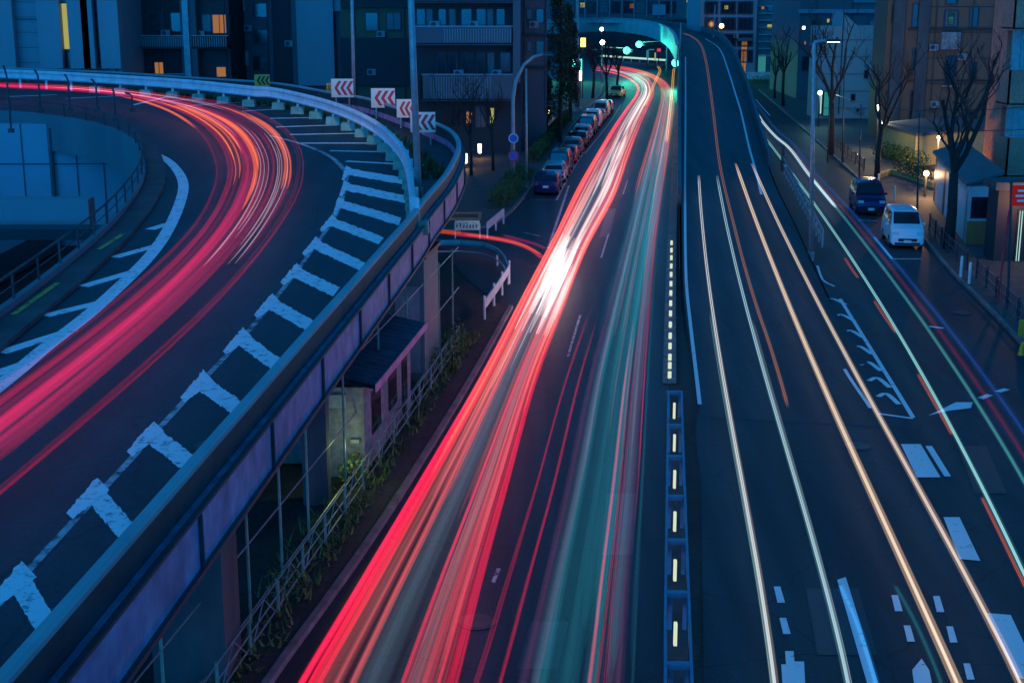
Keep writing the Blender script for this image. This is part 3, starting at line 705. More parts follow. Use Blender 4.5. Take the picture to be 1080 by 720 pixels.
    MB().box((0, 0, .20), (Wc*.8, Lc*.86, .16)).build('underbody', M['black'], t)
CP = {'dkblue': mat('blue_car_paint', (.014, .016, .09), (.01, .012, .07), 1, .22, .2), 'black': mat('black_car_paint', (.012, .012, .016), (.01, .01, .012), 1, .2),
      'white': mat('white_car_paint', (.80, .80, .80), (.74, .74, .74), 1, .25), 'silver': mat('silver_car_paint', (.42, .44, .45), (.38, .4, .4), 1, .28, .5),
      'teal': mat('pale_green_car_paint', (.35, .55, .50), (.3, .48, .45), 1, .3), 'grey': mat('grey_car_paint', (.13, .14, .15), (.1, .11, .12), 1, .28, .3), 'red': mat('red_car_paint', (.35, .03, .03), (.3, .02, .02), 1, .25),
      'yellow': mat('yellow_car_paint', (.7, .5, .05), (.6, .4, .04), 1, .3)}
def new_car(label, paint, kind, L_, W_, H_, px, py, rz, group, name='parked_car', cat='car', z=.0):
    t = thing(name, label, cat, (0, 0, 0), 0, group); car_parts(t, CP[paint], kind, L_, W_, H_)
    c = S(px, py) if not isinstance(px, Vector) else px
    t.location = (c.x, c.y, z); t.rotation_euler = (0, 0, rz); return t
# row on the left: rear ends towards the camera, along the kerb
cars = [('dkblue', 'hatch', 'dark blue hatchback nearest in the left row, number plate lit pale'), ('silver', 'hatch', 'pale silver hatchback second in the left row'), ('black', 'van', 'black van parked third in the left row behind the pale silver car'), ('red', 'sedan', 'dark red saloon beside the black van'), ('grey', 'hatch', 'dark grey hatchback fifth in the left row'), ('black', 'sedan', 'black saloon sixth in the left row'), ('silver', 'hatch', 'silver hatchback seventh in the left row'), ('black', 'van', 'tall black van eighth in the left row'), ('white', 'van', 'white van ninth in the left row, roof paler than its neighbours'), ('grey', 'sedan', 'grey saloon tenth in the left row'), ('silver', 'van', 'silver van eleventh in the left row'), ('black', 'hatch', 'small black hatchback farthest up the left row')]
ck = path([(575, 207), (600, 168), (618, 143), (634, 124), (648, 108), (656, 98), (660, 93)], 200)
acc = 0; want = 2.3; idx = 0
for a, b in zip(ck, ck[1:]):
    acc += (b-a).length
    if acc >= want and idx < len(cars):
        p_, k_, l_ = cars[idx]; d = b - a; rz = math.atan2(-d.x, d.y)
        sz = {'hatch': (4.0, 1.75, 1.5), 'van': (4.5, 1.75, 1.9), 'sedan': (4.6, 1.78, 1.42)}[k_]
        new_car(l_, p_, k_, *sz, Vector((b.x, b.y, 0)), 0, rz, 'cars parked along the left kerb'); idx += 1; want += (6.0, 5.4, 7.1, 5.8, 6.9, 5.5, 6.2, 7.8, 5.6, 6.4, 6.0, 6)[idx-1]
new_car('yellow taxi coming round the bend beyond the left row of cars', 'yellow', 'sedan', 4.6, 1.75, 1.5, S(657, 102), 0, R(165), 'taxis', 'taxi', 'taxi').location.x -= .8
# right side: two vans facing the camera
dv = S(949, 268) - S(915, 226); 
ang = math.atan2(-(dv.x), dv.y)
new_car('white minivan facing the camera in the parking bay', 'white', 'van', 4.1, 1.85, 2.0, S(951, 256), 0, ang, 'vans parked along the right kerb')
new_car('dark blue minivan parked behind the white one', 'dkblue', 'van', 4.5, 1.9, 2.0, S(914, 222), 0, ang, 'vans parked along the right kerb')

# ================================================================== GUARD RAILS AND FENCES ON THE GROUND
def pipe_rail(pts, label, hts=(.8,), post_h=.95, step=2.0, pm='white', rm='rail', beam=None, name='guard_rail', r=.04, zbase=0.1, cat='guard rail'):
    pl = resample(path(pts, 30), step/3); t = thing(name, label, cat, pl[0]); nrm = normals(pl)
    if beam: MB().sweep(pl, [(-.03, beam[0]), (-.07, (beam[0]*2+beam[1])/3), (-.03, beam[1]), (.03, beam[1]), (.03, beam[0])], nrm).build('beam', M[rm], t)
    for h in hts: MB().tube([p + Vector((0, 0, h)) for p in pl], r, 6).build('rail', M[rm], t)
    for p in resample(pl, step): MB().tube([p, p + Vector((0, 0, post_h))], .06, 8).build('post', M[pm], t)
    return t
pipe_rail([(511, 339), (524, 320), (537, 299)], 'short white guard rail at the kerb corner where the side road leaves', (), 1.15, 2.4, beam=(.55, .95))
pipe_rail([(536, 300), (530, 285), (515, 275), (495, 271), (458, 271)], 'pale blue curved guard rail round the inside of the side road mouth', (.3,), .95, 4.0, pm='rail', beam=(.62, .92))
pipe_rail([(514, 251), (521, 245), (531, 236)], 'white guard rail slanting up beside the hedge at the side road', (), .9, 2.2, beam=(.5, .95))
bn = thing('banner_rail', 'guard rail carrying a pale banner with dark lettering beside the side road', 'barrier', S(483, 252))
a = S(480, 252); b = S(506, 252)
MB().box(((a.x+b.x)/2, a.y, .80), (b.x-a.x, .05, .55)).build('banner', mat('banner_cloth', (.92, .95, .75), (.85, .9, .65), 3, .7), bn)
lt = MB(); random.seed(11); nch = 7
for k in range(nch):                                           # blocky characters as on the banner
    cx = a.x + (b.x-a.x)*(k + .7)/(nch + .6); W_ = (b.x-a.x)/nch*.62
    for q in range(random.choice((2, 3, 4))): lt.box((cx + W_*random.uniform(-.08, .08), a.y - .03, .64 + random.uniform(.02, .32)), (W_*random.uniform(.45, 1), .01, .028))
    for q in range(random.choice((1, 2))): lt.box((cx + W_*random.uniform(-.35, .35), a.y - .031, .79 + random.uniform(-.05, .05)), (.035, .012, random.uniform(.16, .32)))
    z0 = .66; lt.add([(cx, a.y - .033, .84), (cx + .04, a.y - .033, .84), (cx - W_*.4 + .04, a.y - .033, z0), (cx - W_*.4, a.y - .033, z0)], [(0, 1, 2, 3)])
lt.build('lettering', M['conc_dark'], bn)
for q in (a, b): MB().tube([(q.x, q.y + .06, 0), (q.x, q.y + .06, .9)], .05, 8).build('post', M['white'], bn)
# warm edged manhole frame and yellow kerb end by the banner
fm = MB(); c = S(486, 231); 
for (dx, dy, sx, sy) in ((0, -1.2, 2.6, .2), (0, 1.2, 2.6, .2), (-1.2, 0, .2, 2.2), (1.2, 0, .2, 2.2)): fm.box((c.x + dx, c.y + dy, .2), (sx, sy, .12))
fm.build('timber_frame', mat('timber', (.5, .25, .12), (.3, .15, .08), 3, .8), None, 'square timber frame lying on the forecourt behind the banner', 'frame')
MB().box((S(469, 246).x, S(469, 246).y, .1), (1.9, .5, .2)).build('kerb_end', M['yellow'], None, 'low yellow kerb block beside the ramp foot', 'kerb block')

# tall green net fence and low fence at the verge
fx = lambda Y: -6.0 + .13*(Y - 29.7) + .1
nf = thing('net_fence', 'tall green post fence with cables under the ramp edge', 'fence', (fx(30), 30, 0))
for Y in (24.5, 27.2, 29.7, 32.2, 34.6, 38.5, 43, 47.4, 50.5, 53.5, 56.5):
    MB().tube([(fx(Y), Y, 0), (fx(Y), Y, 3.9)], .035, 6).build('post', M['greenpost'], nf)
for h in (3.7, 2.0, .35): MB().tube([(fx(Y), Y + .05, h) for Y in (22, 30, 40, 50, 58)], .02, 5).build('cable', M['galv'], nf)
lf = thing('pedestrian_fence', 'low green tube fence with looped panels along the verge', 'fence', (fx(30) + .45, 30, 0))
for k in range(15):
    Y = 24 + k*2.1; x = fx(Y) + .45
    MB().tube([(x, Y, 0), (x, Y, .95)], .04, 8).build('post', M['greenpost'], lf)
    x2 = fx(Y + 2.1) + .45; p = MB()
    for h in (.9, .25, .55): p.tube([(x, Y, h), (x2, Y + 2.1, h)], .018, 5)
    p.tube([(x + (x2-x)*.12, Y + .25, .25), (x + (x2-x)*.5, Y + 1.05, .9), (x + (x2-x)*.88, Y + 1.85, .25)], .015, 5)
    p.build('panel', M['galv'], lf)

# railing along the right pavement
def bar_fence(px_pts, label, step=2.2):
    pl = [p + Vector((.45, 0, .13)) for p in resample(path(px_pts, 30), step)]
    t = thing('pedestrian_fence', label, 'fence', pl[0])
    for p in pl: MB().box((p.x, p.y, p.z + .5), (.09, .09, 1.0)).build('post', M['darksteel'], t)
    for a, b in zip(pl, pl[1:]):
        m = MB()
        for h in (.9, .15, .5): m.bar(a + Vector((0, 0, h)), b + Vector((0, 0, h)), .03, 5)
        for k in range(1, 7):
            q = a.lerp(b, k/7); m.bar(q + Vector((0, 0, .15)), q + Vector((0, 0, .9)), .015, 4)
        m.build('panel', M['darksteel'], t)
bar_fence([(1115, 400), (1080, 360), (1045, 322), (1020, 296)], 'dark barred pavement fence in front of the shop at the right edge')
bar_fence([(1010, 288), (990, 268), (972, 245)], 'dark barred pavement fence below the third bare tree')
bar_fence([(905, 182), (888, 168), (874, 156)], 'dark barred pavement fence by the first bare tree')
wp = None
for px, py in ((1013, 292), (1022, 299), (943, 212), (926, 199)):
    c = S(px, py, zflat, .13)
    if wp is None:
        wp = thing('bollard', 'x', 'bollard', c, 0, 'white bollards on the right pavement'); wp['label'] = 'short white bollard in the gap of the dark fence, left one of two'
        MB().tube([c, c + Vector((0, 0, 1.0))], .07, 8).build('post', M['white'], wp); MB().sphere(c + Vector((0, 0, 1.0)), .07, 8, 5).build('cap', M['white'], wp)
    else: dup(wp, c, label={1022: 'short white bollard in the gap of the dark fence, right one of two', 943: 'short white bollard beside the dark blue minivan', 926: 'short white bollard just above the dark blue minivan'}[px])

# red pole, warning boards and shop sign at the right edge
c = S(1052, 318, zflat, .13)
rpole = thing('red_pole', 'thin red pole on the right pavement beside the orange brick building', 'pole', c)
MB().tube([c, c + Vector((.2, 0, 4.2))], .05, 8).build('pole', M['red'], rpole)
c = S(1063, 322, zflat, .13)
sp_ = thing('shop_sign', 'round red and white shop sign on a dark pole at the right edge', 'sign', c)
tp = atY(1066, 200, c.y)
MB().tube([c, Vector((tp.x, c.y, tp.z + .4))], .06, 8).build('pole', M['darksteel'], sp_)
q = atY(1078, 206, c.y)
MB().box((q.x, c.y - .1, q.z), (.95, .12, .9)).build('sign_board', emit('sign_red', (.6, .04, .05), .16), sp_)
rd = MB()
for z_, w_ in ((.28, .7), (0, .95), (-.28, .7)): rd.box((q.x, c.y - .17, q.z + z_*.8), (w_*.75, .02, .09))
rd.build('sign_band', M['white'], sp_)
for px, py, m, l in ((1069, 350, 'yellow', 'yellow panel tied to the dark fence at the right edge'), (1074, 352, 'wall_blue', 'pale panel tied to the dark fence beside the yellow one')):
    c = S(px, py + 8, zflat, .13); MB().box((c.x + .3, c.y, .6), (.28, .06, .7)).build('notice_board', M[m], None, l, 'board')
c = S(1078, 378, zflat, .1); MB().box((c.x, c.y, .5), (.3, .2, .5), .4, .5).build('warning_marker', M['yellow'], None, 'yellow marker block at the foot of the fence at the right edge', 'marker')

# road signs on the left forecourt
def round_sign(px, py, Y, r, face, ring, bar_, label, zb=.1, pole=True):
    c = atY(px, py, Y); t = thing('road_sign', label, 'sign', (c.x, Y, zb))
    MB().tube([(c.x, Y - .02, c.z), (c.x, Y + .02, c.z)], r, 20).build('disc', M[ring], t)
    MB().tube([(c.x, Y - .03, c.z), (c.x, Y - .021, c.z)], r*.78, 20).build('face', M[face], t)
    if bar_ == 'diag': MB().add([(c.x - r*.6, Y - .045, c.z + r*.45), (c.x - r*.45, Y - .045, c.z + r*.6), (c.x + r*.6, Y - .045, c.z - r*.45), (c.x + r*.45, Y - .045, c.z - r*.6)], [(0, 1, 2, 3)]).build('slash', M[ring], t)
    if bar_ == 'flat': MB().box((c.x, Y - .04, c.z), (r*1.3, .01, r*.3)).build('bar', M['white'], t)
    if pole: MB().bar((c.x, Y + .06, zb), (c.x, Y + .06, c.z + r), .04).build('pole', M['galv'], t)
M['signblue'] = mat('sign_blue', (.03, .12, .6), (.02, .1, .5), 4, .4)
round_sign(541.5, 146, b3.y - .4, .36, 'signblue', 'white', None, 'plain blue round sign on the arched lamp pole, upper of two')
round_sign(541.5, 164.5, b3.y - .4, .42, 'signblue', 'red', 'diag', 'red ringed no parking sign on the arched lamp pole, lower of two')
round_sign(548, 123, b3.y + 30, .45, 'red', 'red', 'flat', 'red no entry sign behind the arched lamp pole')

# guardhouse below the ramp
gh = thing('guard_house', 'small concrete hut with blue ribbed roof below the ramp edge', 'hut', (-4.9, 43, 0))
xa0, xb0, ya, yb = -5.75, -4.35, 40.0, 47.0
def sh(x, y): return x + (y - 40)*.125
ft = [(sh(xa0, ya), ya), (sh(xb0, ya), ya), (sh(xb0, yb), yb), (sh(xa0, yb), yb)]
MB().prism(ft, 0, 2.75).build('wall', M['conc'], gh)
rf = MB(); N_ = 34
A_ = []; 
ya2, yb2 = ya - .5, yb + .5
for k in range(N_+1):                                          # ribbed sheet roof, high side to the left
    y = ya2 + (yb2-ya2)*k/N_; z = .05*(k % 2)
    A_.append((Vector((sh(xa0, y) - .5, y, 3.5 + z)), Vector((sh(xb0, y) + .45, y, 2.95 + z))))
rf.strip([a for a, b in A_], [b for a, b in A_]); rf.strip([a - Vector((0, 0, .12)) for a, b in A_], [b - Vector((0, 0, .12)) for a, b in A_])
rfo = rf.build('roof', M['roof_blue'], gh)
fb = MB(); fb.add([A_[0][1] + Vector((.02, 0, .05)), A_[-1][1] + Vector((.02, 0, .05)), A_[-1][1] + Vector((.02, 0, -.2)), A_[0][1] + Vector((.02, 0, -.2)), A_[0][1] + Vector((.06, 0, .05)), A_[-1][1] + Vector((.06, 0, .05)), A_[-1][1] + Vector((.06, 0, -.2)), A_[0][1] + Vector((.06, 0, -.2))], [(0, 1, 2, 3), (7, 6, 5, 4), (0, 4, 5, 1), (3, 2, 6, 7), (0, 3, 7, 4), (1, 5, 6, 2)]); fb.build('eaves_board', M['lilac'], rfo)
for y0, y1, z0, z1 in ((41.0, 42.2, 1.0, 2.3), (43.4, 44.6, 1.0, 2.3), (45.5, 46.3, .15, 2.2)):
    m = MB(); m.add([(sh(xb0, y0) + .03, y0, z0), (sh(xb0, y1) + .03, y1, z0), (sh(xb0, y1) + .03, y1, z1), (sh(xb0, y0) + .03, y0, z1)], [(0, 1, 2, 3)])
    m.build('window' if z0 > .5 else 'door', M['glass'], gh)
MB().box((-5.1, 39.96, 2.35), (.5, .08, .4)).build('fuse_box', M['galv'], gh)
# blue steel cabinet behind
cb = thing('plant_cabinet', 'blue green sheet metal cabinet standing behind the hut below the ramp', 'cabinet', (-3.4, 52, 0))
MB().box((-3.75, 52, 2.3), (1.5, 3.0, 4.6), -.12).build('casing', M['wall_teal'], cb)
MB().box((-3.75, 52, 4.68), (1.7, 3.2, .14), -.12).build('lid', M['darksteel'], cb)
MB().box((-3.8, 50.44, 2.0), (.9, .05, 3.2), -.12).build('door', M['galv'], cb)
lf_ = thing('wall_lamp', 'small green-white lamp fixed low on the hut wall', 'lamp', (-4.6, 39.7, 1.2))
MB().box((-4.6, 39.75, 1.2), (.25, .12, .1)).build('housing', M['galv'], lf_)
lamp('hut_light', (-4.6, 38.7, 1.4), (.75, 1, .25), 26, .1, lf_)

# ================================================================== BUILDINGS
def X(px, Y): return (px - 540)/F*Y/(1) * 1.0
def rect(mb, px0, py0, px1, py1, Y, t0=0.0, t1=.1):
    a = atY(px0, py1, Y); b = atY(px1, py0, Y)
    return mb.box(((a.x+b.x)/2, Y - (t0+t1)/2, (a.z+b.z)/2), (b.x-a.x, t1-t0, b.z-a.z))
def building(name, label, px0, px1, Y, H, depth, wall, cat='building'):
    a = atY(px0, 50, Y).x; b = atY(px1, 50, Y).x
    t = thing(name, label, cat, ((a+b)/2, Y, 0))
    MB().box(((a+b)/2, Y + depth/2, H/2), (b-a, depth, H)).build('wall', M[wall], t)
    MB().box(((a+b)/2, Y + depth/2, H + .2), (b-a + .5, depth + .5, .4)).build('roof', M['conc_dark'], t)
    t['_Y'] = Y; return t
def win(t, px0, py0, px1, py1, m='winglass', fm='darksteel', fw=.10, mull=0):
    Y = t['_Y']; f = MB(); a = atY(px0, py1, Y); b = atY(px1, py0, Y)
    x0, x1, z0, z1 = a.x, b.x, a.z, b.z
    f.box(((x0+x1)/2, Y - .06, z0 - fw/2), (x1-x0 + 2*fw, .12, fw)).box(((x0+x1)/2, Y - .06, z1 + fw/2), (x1-x0 + 2*fw, .12, fw))
    for x in (x0 - fw/2, x1 + fw/2): f.box((x, Y - .06, (z0+z1)/2), (fw, .118, z1-z0))
    for k in range(mull): f.box((x0 + (x1-x0)*(k+1)/(mull+1), Y - .05, (z0+z1)/2), (.06, .08, z1-z0))
    w_ = f.build('window', M[fm], t); MB().box(((x0+x1)/2, Y - .015, (z0+z1)/2), (x1-x0, .03, z1-z0)).build('pane', M[m], w_)
def part(t, name, m, px0, py0, px1, py1, t0, t1):
    rect(MB(), px0, py0, px1, py1, t['_Y'], t0, t1).build(name, M[m], t)
def balcony(t, px0, px1, py0, py1, m='wall_mid', d=1.3):
    Y = t['_Y']; a = atY(px0, py1, Y); b = atY(px1, py0, Y)
    o = MB().box(((a.x+b.x)/2, Y - d/2, a.z), (b.x-a.x, d, .18)).build('balcony', M[m], t)
    MB().box(((a.x+b.x)/2, Y - d + .05, (a.z + b.z)/2), (b.x-a.x, .1, b.z-a.z)).box((a.x + .05, Y - d/2, (a.z+b.z)/2), (.1, d, b.z-a.z)).box((b.x - .05, Y - d/2, (a.z+b.z)/2), (.1, d, b.z-a.z)).build('balcony_front', M[m], o)
    MB().box(((a.x+b.x)/2, Y - d + .05, b.z + .05), (b.x-a.x, .16, .08)).build('handrail', M['galv'], o)

B1 = building('office_building', 'pale blue office block with tall fins at the top left corner', -160, 128, 134, 26, 18, 'wall_blue')
for x0, x1 in ((-60, -45), (-20, -5), (6, 10), (46, 60), (78, 90), (92, 95), (110, 122)): part(B1, 'fin', 'wall_blue', x0, -60, x1, 72, 0, .9)
win(B1, 62, 4, 77, 52, 'e_yelwin'); win(B1, 96, 0, 109, 73, 'winglass'); win(B1, 62, 55, 77, 73, 'winglass'); win(B1, 12, -40, 44, -8, 'winglass')
part(B1, 'seam', 'darksteel', 44, -60, 45.2, 72, .0, .12); part(B1, 'seam', 'darksteel', 10.6, 20, 44, 21, .0, .1)
B2 = building('apartment_block', 'dark apartment block with balconies and small lit windows behind the pale rail', 128, 243, 142, 26, 16, 'wall_dark')
balcony(B2, 150, 198, 38, 50, 'wall_mid'); balcony(B2, 205, 243, 38, 50, 'wall_dark'); balcony(B2, 131, 198, 78, 90, 'wall_mid')
win(B2, 157, 14, 170, 31, 'winglass'); win(B2, 181, 14, 193, 33, 'winglass'); win(B2, 225, 16, 238, 35, 'e_warmwin', mull=1); win(B2, 214, 16, 222, 33, 'curtain')
win(B2, 164, 66, 172, 80, 'e_warmwin', mull=1); win(B2, 229, 71, 239, 81, 'e_warmwin'); win(B2, 140, 52, 158, 72, 'winglass', mull=1)
part(B2, 'stair_column', 'wall_mid', 196, -60, 205, 82, 0, 1.2); part(B2, 'duct', 'galv', 199, 0, 201, 80, 1.25, 1.5)
part(B2, 'balcony_lattice', 'galv', 133, 40, 150, 41.2, .3, .4); part(B2, 'balcony_lattice', 'galv', 137, 41, 138, 62, .3, .4); part(B2, 'balcony_lattice', 'galv', 149, 41, 150, 62, .3, .4)
B3 = building('tower_block', 'plain dark blue tower with pale square panels beside the dark apartments', 243, 360, 150, 28, 18, 'wall_mid')
for a in ((240, -2, 258, 12), (243, 54, 262, 69)): part(B3, 'pale_panel', 'wall_blue', *a, 0, .25)
part(B3, 'pilaster', 'wall_blue', 316, -60, 350, 90, 0, .8); part(B3, 'dark_strip', 'wall_dark', 290, -60, 302, 90, 0, .2); part(B3, 'cornice_strip', 'wall_blue', 352, -5, 360, 12, 0, .4)  # dark strip is raised on the wall, no hollow behind it
for k in range(3): win(B3, 268, 4 + 28*k, 282, 18 + 28*k, 'winglass')
B4 = building('brown_block', 'dark brown block between the tower and the long balconies', 360, 432, 146, 28, 18, 'wall_brown')
win(B4, 386, 14, 398, 32, 'winglass'); win(B4, 408, 14, 422, 31, 'curtain', mull=1); part(B4, 'storey_band', 'wall_dark', 360, 40, 432, 90, 0, .3); part(B4, 'storey_band', 'wall_dark', 360, -30, 432, 8, 0, .3)
win(B4, 366, 52, 380, 70, 'winglass'); win(B4, 404, 52, 424, 72, 'winglass')
B5 = building('balcony_block', 'dark apartment block with two long balconies left of the evergreens', 432, 550, 126, 26, 16, 'wall_dark')
balcony(B5, 434, 541, -10, 2, 'wall_mid', 1.8); balcony(B5, 436, 541, 28, 46, 'wall_mid', 1.8); balcony(B5, 446, 544, 78, 104, 'wall_mid', 1.8)
for x0, x1, m in ((440, 448, 'winglass'), (450, 456, 'curtain'), (463, 470, 'winglass'), (474, 480, 'curtain'), (487, 497, 'winglass'), (503, 512, 'winglass'), (514, 520, 'curtain'), (524, 532, 'winglass')):
    win(B5, x0, 10, x1, 30, m, fw=.06)
for x0, x1, m in ((462, 470, 'winglass'), (474, 482, 'winglass'), (488, 498, 'winglass'), (504, 511, 'winglass'), (514.5, 521, 'curtain'), (528, 538, 'winglass')):
    win(B5, x0, 56, x1, 80, m, fw=.06)
part(B5, 'corner_pillar', 'wall_mid', 541, -60, 549, 86, 0, 1.9)
part(B5, 'storey_band', 'wall_mid', 432, -20, 541, -12, 0, .3)
win(B5, 517, 114, 521, 130, 'e_yelwin', fw=.06); win(B5, 492, 118, 498, 130, 'e_warmwin', mull=1, fw=.06); win(B5, 502, 112, 512, 134, 'curtain', mull=1, fw=.06); win(B5, 476, 116, 486, 134, 'winglass', mull=1, fw=.06)
B6 = building('narrow_block', 'narrow blue grey block between the balcony pillar and the evergreens', 550, 577, 132, 26, 16, 'wall_mid')
for y in (10, 44): win(B6, 556, y, 561, y + 10, 'curtain', fw=.06); win(B6, 566, y, 573, y + 14, 'winglass', fw=.06); 
for y in (36, 70): part(B6, 'storey_band', 'wall_dark', 550, y, 577, y + 3, 0, .3)
B7 = building('far_office', 'far blue office row beyond the teal arch', 560, 722, 395, 34, 25, 'wall_mid')
for k in range(9):
    x = 606 + k*13; win(B7, x, 2, x + 9, 14, 'winglass' if k not in (2, 5) else 'curtain')
    part(B7, 'pier_strip', 'wall_blue', x + 10.2, -5, x + 11.6, 24, 0, .5)
part(B7, 'sign_panel', 'wall_blue', 688, 5, 702, 16, .1, .4)
B8 = building('sign_building', 'slim lit building behind the flyover bend', 722, 737, 360, 34, 20, 'wall_teal')
win(B8, 724, -2, 730, 3, 'e_yelwin'); win(B8, 735, 3, 737, 9, 'e_yelwin'); win(B8, 724, 8, 731, 20, 'e_teal')
B9 = building('gridded_building', 'blue building with a grid of deep dark windows above the flyover', 738, 797, 252, 32, 20, 'wall_blue')
for r_ in range(5):
    for c_ in range(3):
        x0 = (744, 761, 779)[c_]; y0 = -14 + r_*17; win(B9, x0, y0, x0 + 12 + (c_ > 0)*2, y0 + 11, 'winglass', 'darksteel', .25, 2)
win(B9, 781, 44, 788, 76, 'e_warmwin', mull=1); part(B9, 'canopy', 'wall_mid', 776, 40, 792, 43, 0, 1.5)
B10 = building('striped_building', 'teal building with ribbed shutters beside the gridded one', 797, 846, 254, 32, 20, 'wall_teal')
for k in range(8): part(B10, 'ledge', 'galv', 799, 6 + k*7.5, 829, 7.2 + k*7.5, 0, .5)
win(B10, 809, 26, 814, 30, 'e_yelwin'); win(B10, 799, 58, 808, 76, 'e_teal'); win(B10, 812, 60, 824, 76, 'e_teal'); win(B10, 810, 5, 818, 12, 'winglass')
for k, (x, y) in enumerate(((838, 38), (838, 62), (813, 48), (813, 66))): part(B10, 'hanging_sign', ('e_yelwin', 'e_yelwin', 'brick', 'brick')[k], x, y, x + (2.5 if k < 2 else 6), y + (5 if k < 2 else 7), .5, .8)
B11 = building('dark_blue_block', 'dark blue block behind the white wall', 842, 945, 190, 30, 20, 'wall_mid')
win(B11, 857, 22, 866, 30, 'winglass'); win(B11, 917, 22, 928, 27, 'winglass'); win(B11, 846, 28, 849, 31, 'e_cool'); win(B11, 900, -8, 925, 3, 'winglass'); win(B11, 846, 60, 858, 74, 'winglass'); part(B11, 'storey_band', 'wall_blue', 842, 10, 945, 14, 0, .4)
B12 = thing('white_building', 'pale building with blank wall and lit teal shopfront behind the bare tree', 'building', (38, 160, 0)); B12['_Y'] = 160
xa_, xb_ = atY(864, 50, 160).x, atY(936, 50, 160).x; zt = atY(864, 28, 160).z; zp = atY(888, 13, 160).z; xm = atY(888, 28, 160).x; xm2 = atY(905, 28, 160).x
MB().box(((xa_+xb_)/2, 162.5, zt/2), (xb_-xa_, 5, zt)).build('wall', M['wall_white'], B12)
pr_ = [(xm, zt), (xm2, zt), (xm, zp)]; MB().add([(x, 160, z) for x, z in pr_] + [(x, 165, z) for x, z in pr_], [(0, 1, 2), (5, 4, 3), (0, 3, 4, 1), (1, 4, 5, 2), (2, 5, 3, 0)]).build('roof_gable', M['wall_white'], B12)
win(B12, 868, 97, 878, 122, 'e_teal'); win(B12, 861.5+4, 97, 867, 122, 'e_shop') if False else None
win(B12, 852 + 12, 98, 867, 120, 'e_shop'); win(B12, 898, 100, 901, 106, 'winglass'); win(B12, 912, 75, 915, 82, 'winglass')
part(B12, 'awning', 'galv', 864, 93, 881, 95.5, 0, 1.3)
B13 = building('brown_apartments', 'tall dark brown apartment wall behind the second and third bare trees', 934, 1100, 138, 30, 5, 'wall_brown')
part(B13, 'corner_bay', 'conc_dark', 934, -60, 958, 132, 0, .6)
for x0, y0, x1, y1 in ((962, 5, 970, 28), (962, 52, 969, 74), (959, 96, 968, 130), (998, -6, 1009, 4), (996, 12, 1010, 28), (996, 60, 1008, 92)): win(B13, x0, y0, x1, y1, 'winglass' if y0 != 12 else 'curtain')
part(B13, 'storey_band', 'wall_dark', 958, 30, 1062, 32, 0, .25); part(B13, 'storey_band', 'wall_dark', 958, 84, 1062, 86, 0, .25); part(B13, 'down_pipe', 'conc_dark', 972, -60, 973.5, 135, 0, .3)
for k in range(2): part(B13, 'balcony_panel', 'conc', 991, 34 + k*56, 1012, 52 + k*40, .0, .5)
# red brick block with stacked balconies at the right edge
Yb = 92; B14 = building('brick_block', 'orange brick block with stacked balconies at the right edge', 1062, 1200, Yb, 26, 3, 'brick')
for y0, y1 in ((-2, 30), (72, 108), (142, 182)):
    balcony(B14, 1056 - (y0 > 50)*6 - (y0 > 120)*2, 1120, y0, y1, 'brick', 2.2)
for y0, y1 in ((-30, 0), (38, 80), (112, 150)): win(B14, 1074, y0 + 4, 1084, y1 - 2, 'glass', mull=1)
part(B14, 'corner_post', 'galv', 1066, -60, 1069, 212, 1.2, 1.4)
for y0, y1 in ((32, 70), (110, 140)): part(B14, 'corner_post', 'galv', 1064 - 8*(y0 > 90), y0, 1067 - 8*(y0 > 90), y1, 1.8, 2.0)
part(B14, 'ground_wall', 'orange_wood', 1040, 182, 1062, 262, 0, .5)
# shopfront at ground level right edge
Ys = 74; B15 = building('corner_shop', 'pale green glazed corner shop at the right edge behind the fence', 1066, 1200, Ys, 3.9, 1.6, 'wall_dark', 'shop')
win(B15, 1069, 222, 1079, 290, 'e_shop', mull=1, fw=.08); win(B15, 1083, 222, 1110, 290, 'e_shop', mull=1, fw=.08)
# warm point light added by the shop to brighten the brick block
lamp('brick_fill_light', (atY(1072, 205, Ys).x, Ys - 1.2, 3.4), (1, .5, .3), 150, .15, B15)
# shed
Yh = 88; sh_ = thing('shed', 'white doored shed with slate roof and orange base by the third bare tree', 'shed', (30, Yh, 0)); sh_['_Y'] = Yh
c0 = S(1018, 258, zflat, .1); c1 = S(1047, 258, zflat, .1); c2 = S(985, 214, zflat, .1); 
wv = c1 - c0
MB().prism([(c0.x, c0.y), (c1.x, c1.y), (c2.x + wv.x, c2.y), (c2.x, c2.y)], .1, 3.4).build('wall', M['shedwhite'], sh_)
ro = MB(); e = .25
q = [Vector((c0.x - e, c0.y - e, 3.4)), Vector((c1.x + e, c1.y - e, 3.4)), Vector((c2.x + wv.x + e, c2.y + e, 3.4)), Vector((c2.x - e, c2.y + e, 3.4))]
up2 = Vector((0, 0, .16)); hi = Vector((0, 0, .7))
ro.add([q[0], q[1] + hi, q[2] + hi, q[3], q[0] + up2, q[1] + hi + up2, q[2] + hi + up2, q[3] + up2], [(3, 2, 1, 0), (4, 5, 6, 7), (0, 1, 5, 4), (1, 2, 6, 5), (2, 3, 7, 6), (3, 0, 4, 7)])
ro.build('roof', M['roof_slate'], sh_)
MB().box(((c0.x+c1.x)/2, c0.y - .06, .75), (c1.x-c0.x, .1, 1.4)).build('base_boarding', M['orange_wood'], sh_)
MB().box(((c0.x+c1.x)/2, c0.y - .03, 2.2), ((c1.x-c0.x)*.8, .04, 1.2)).build('window', M['winglass'], sh_)
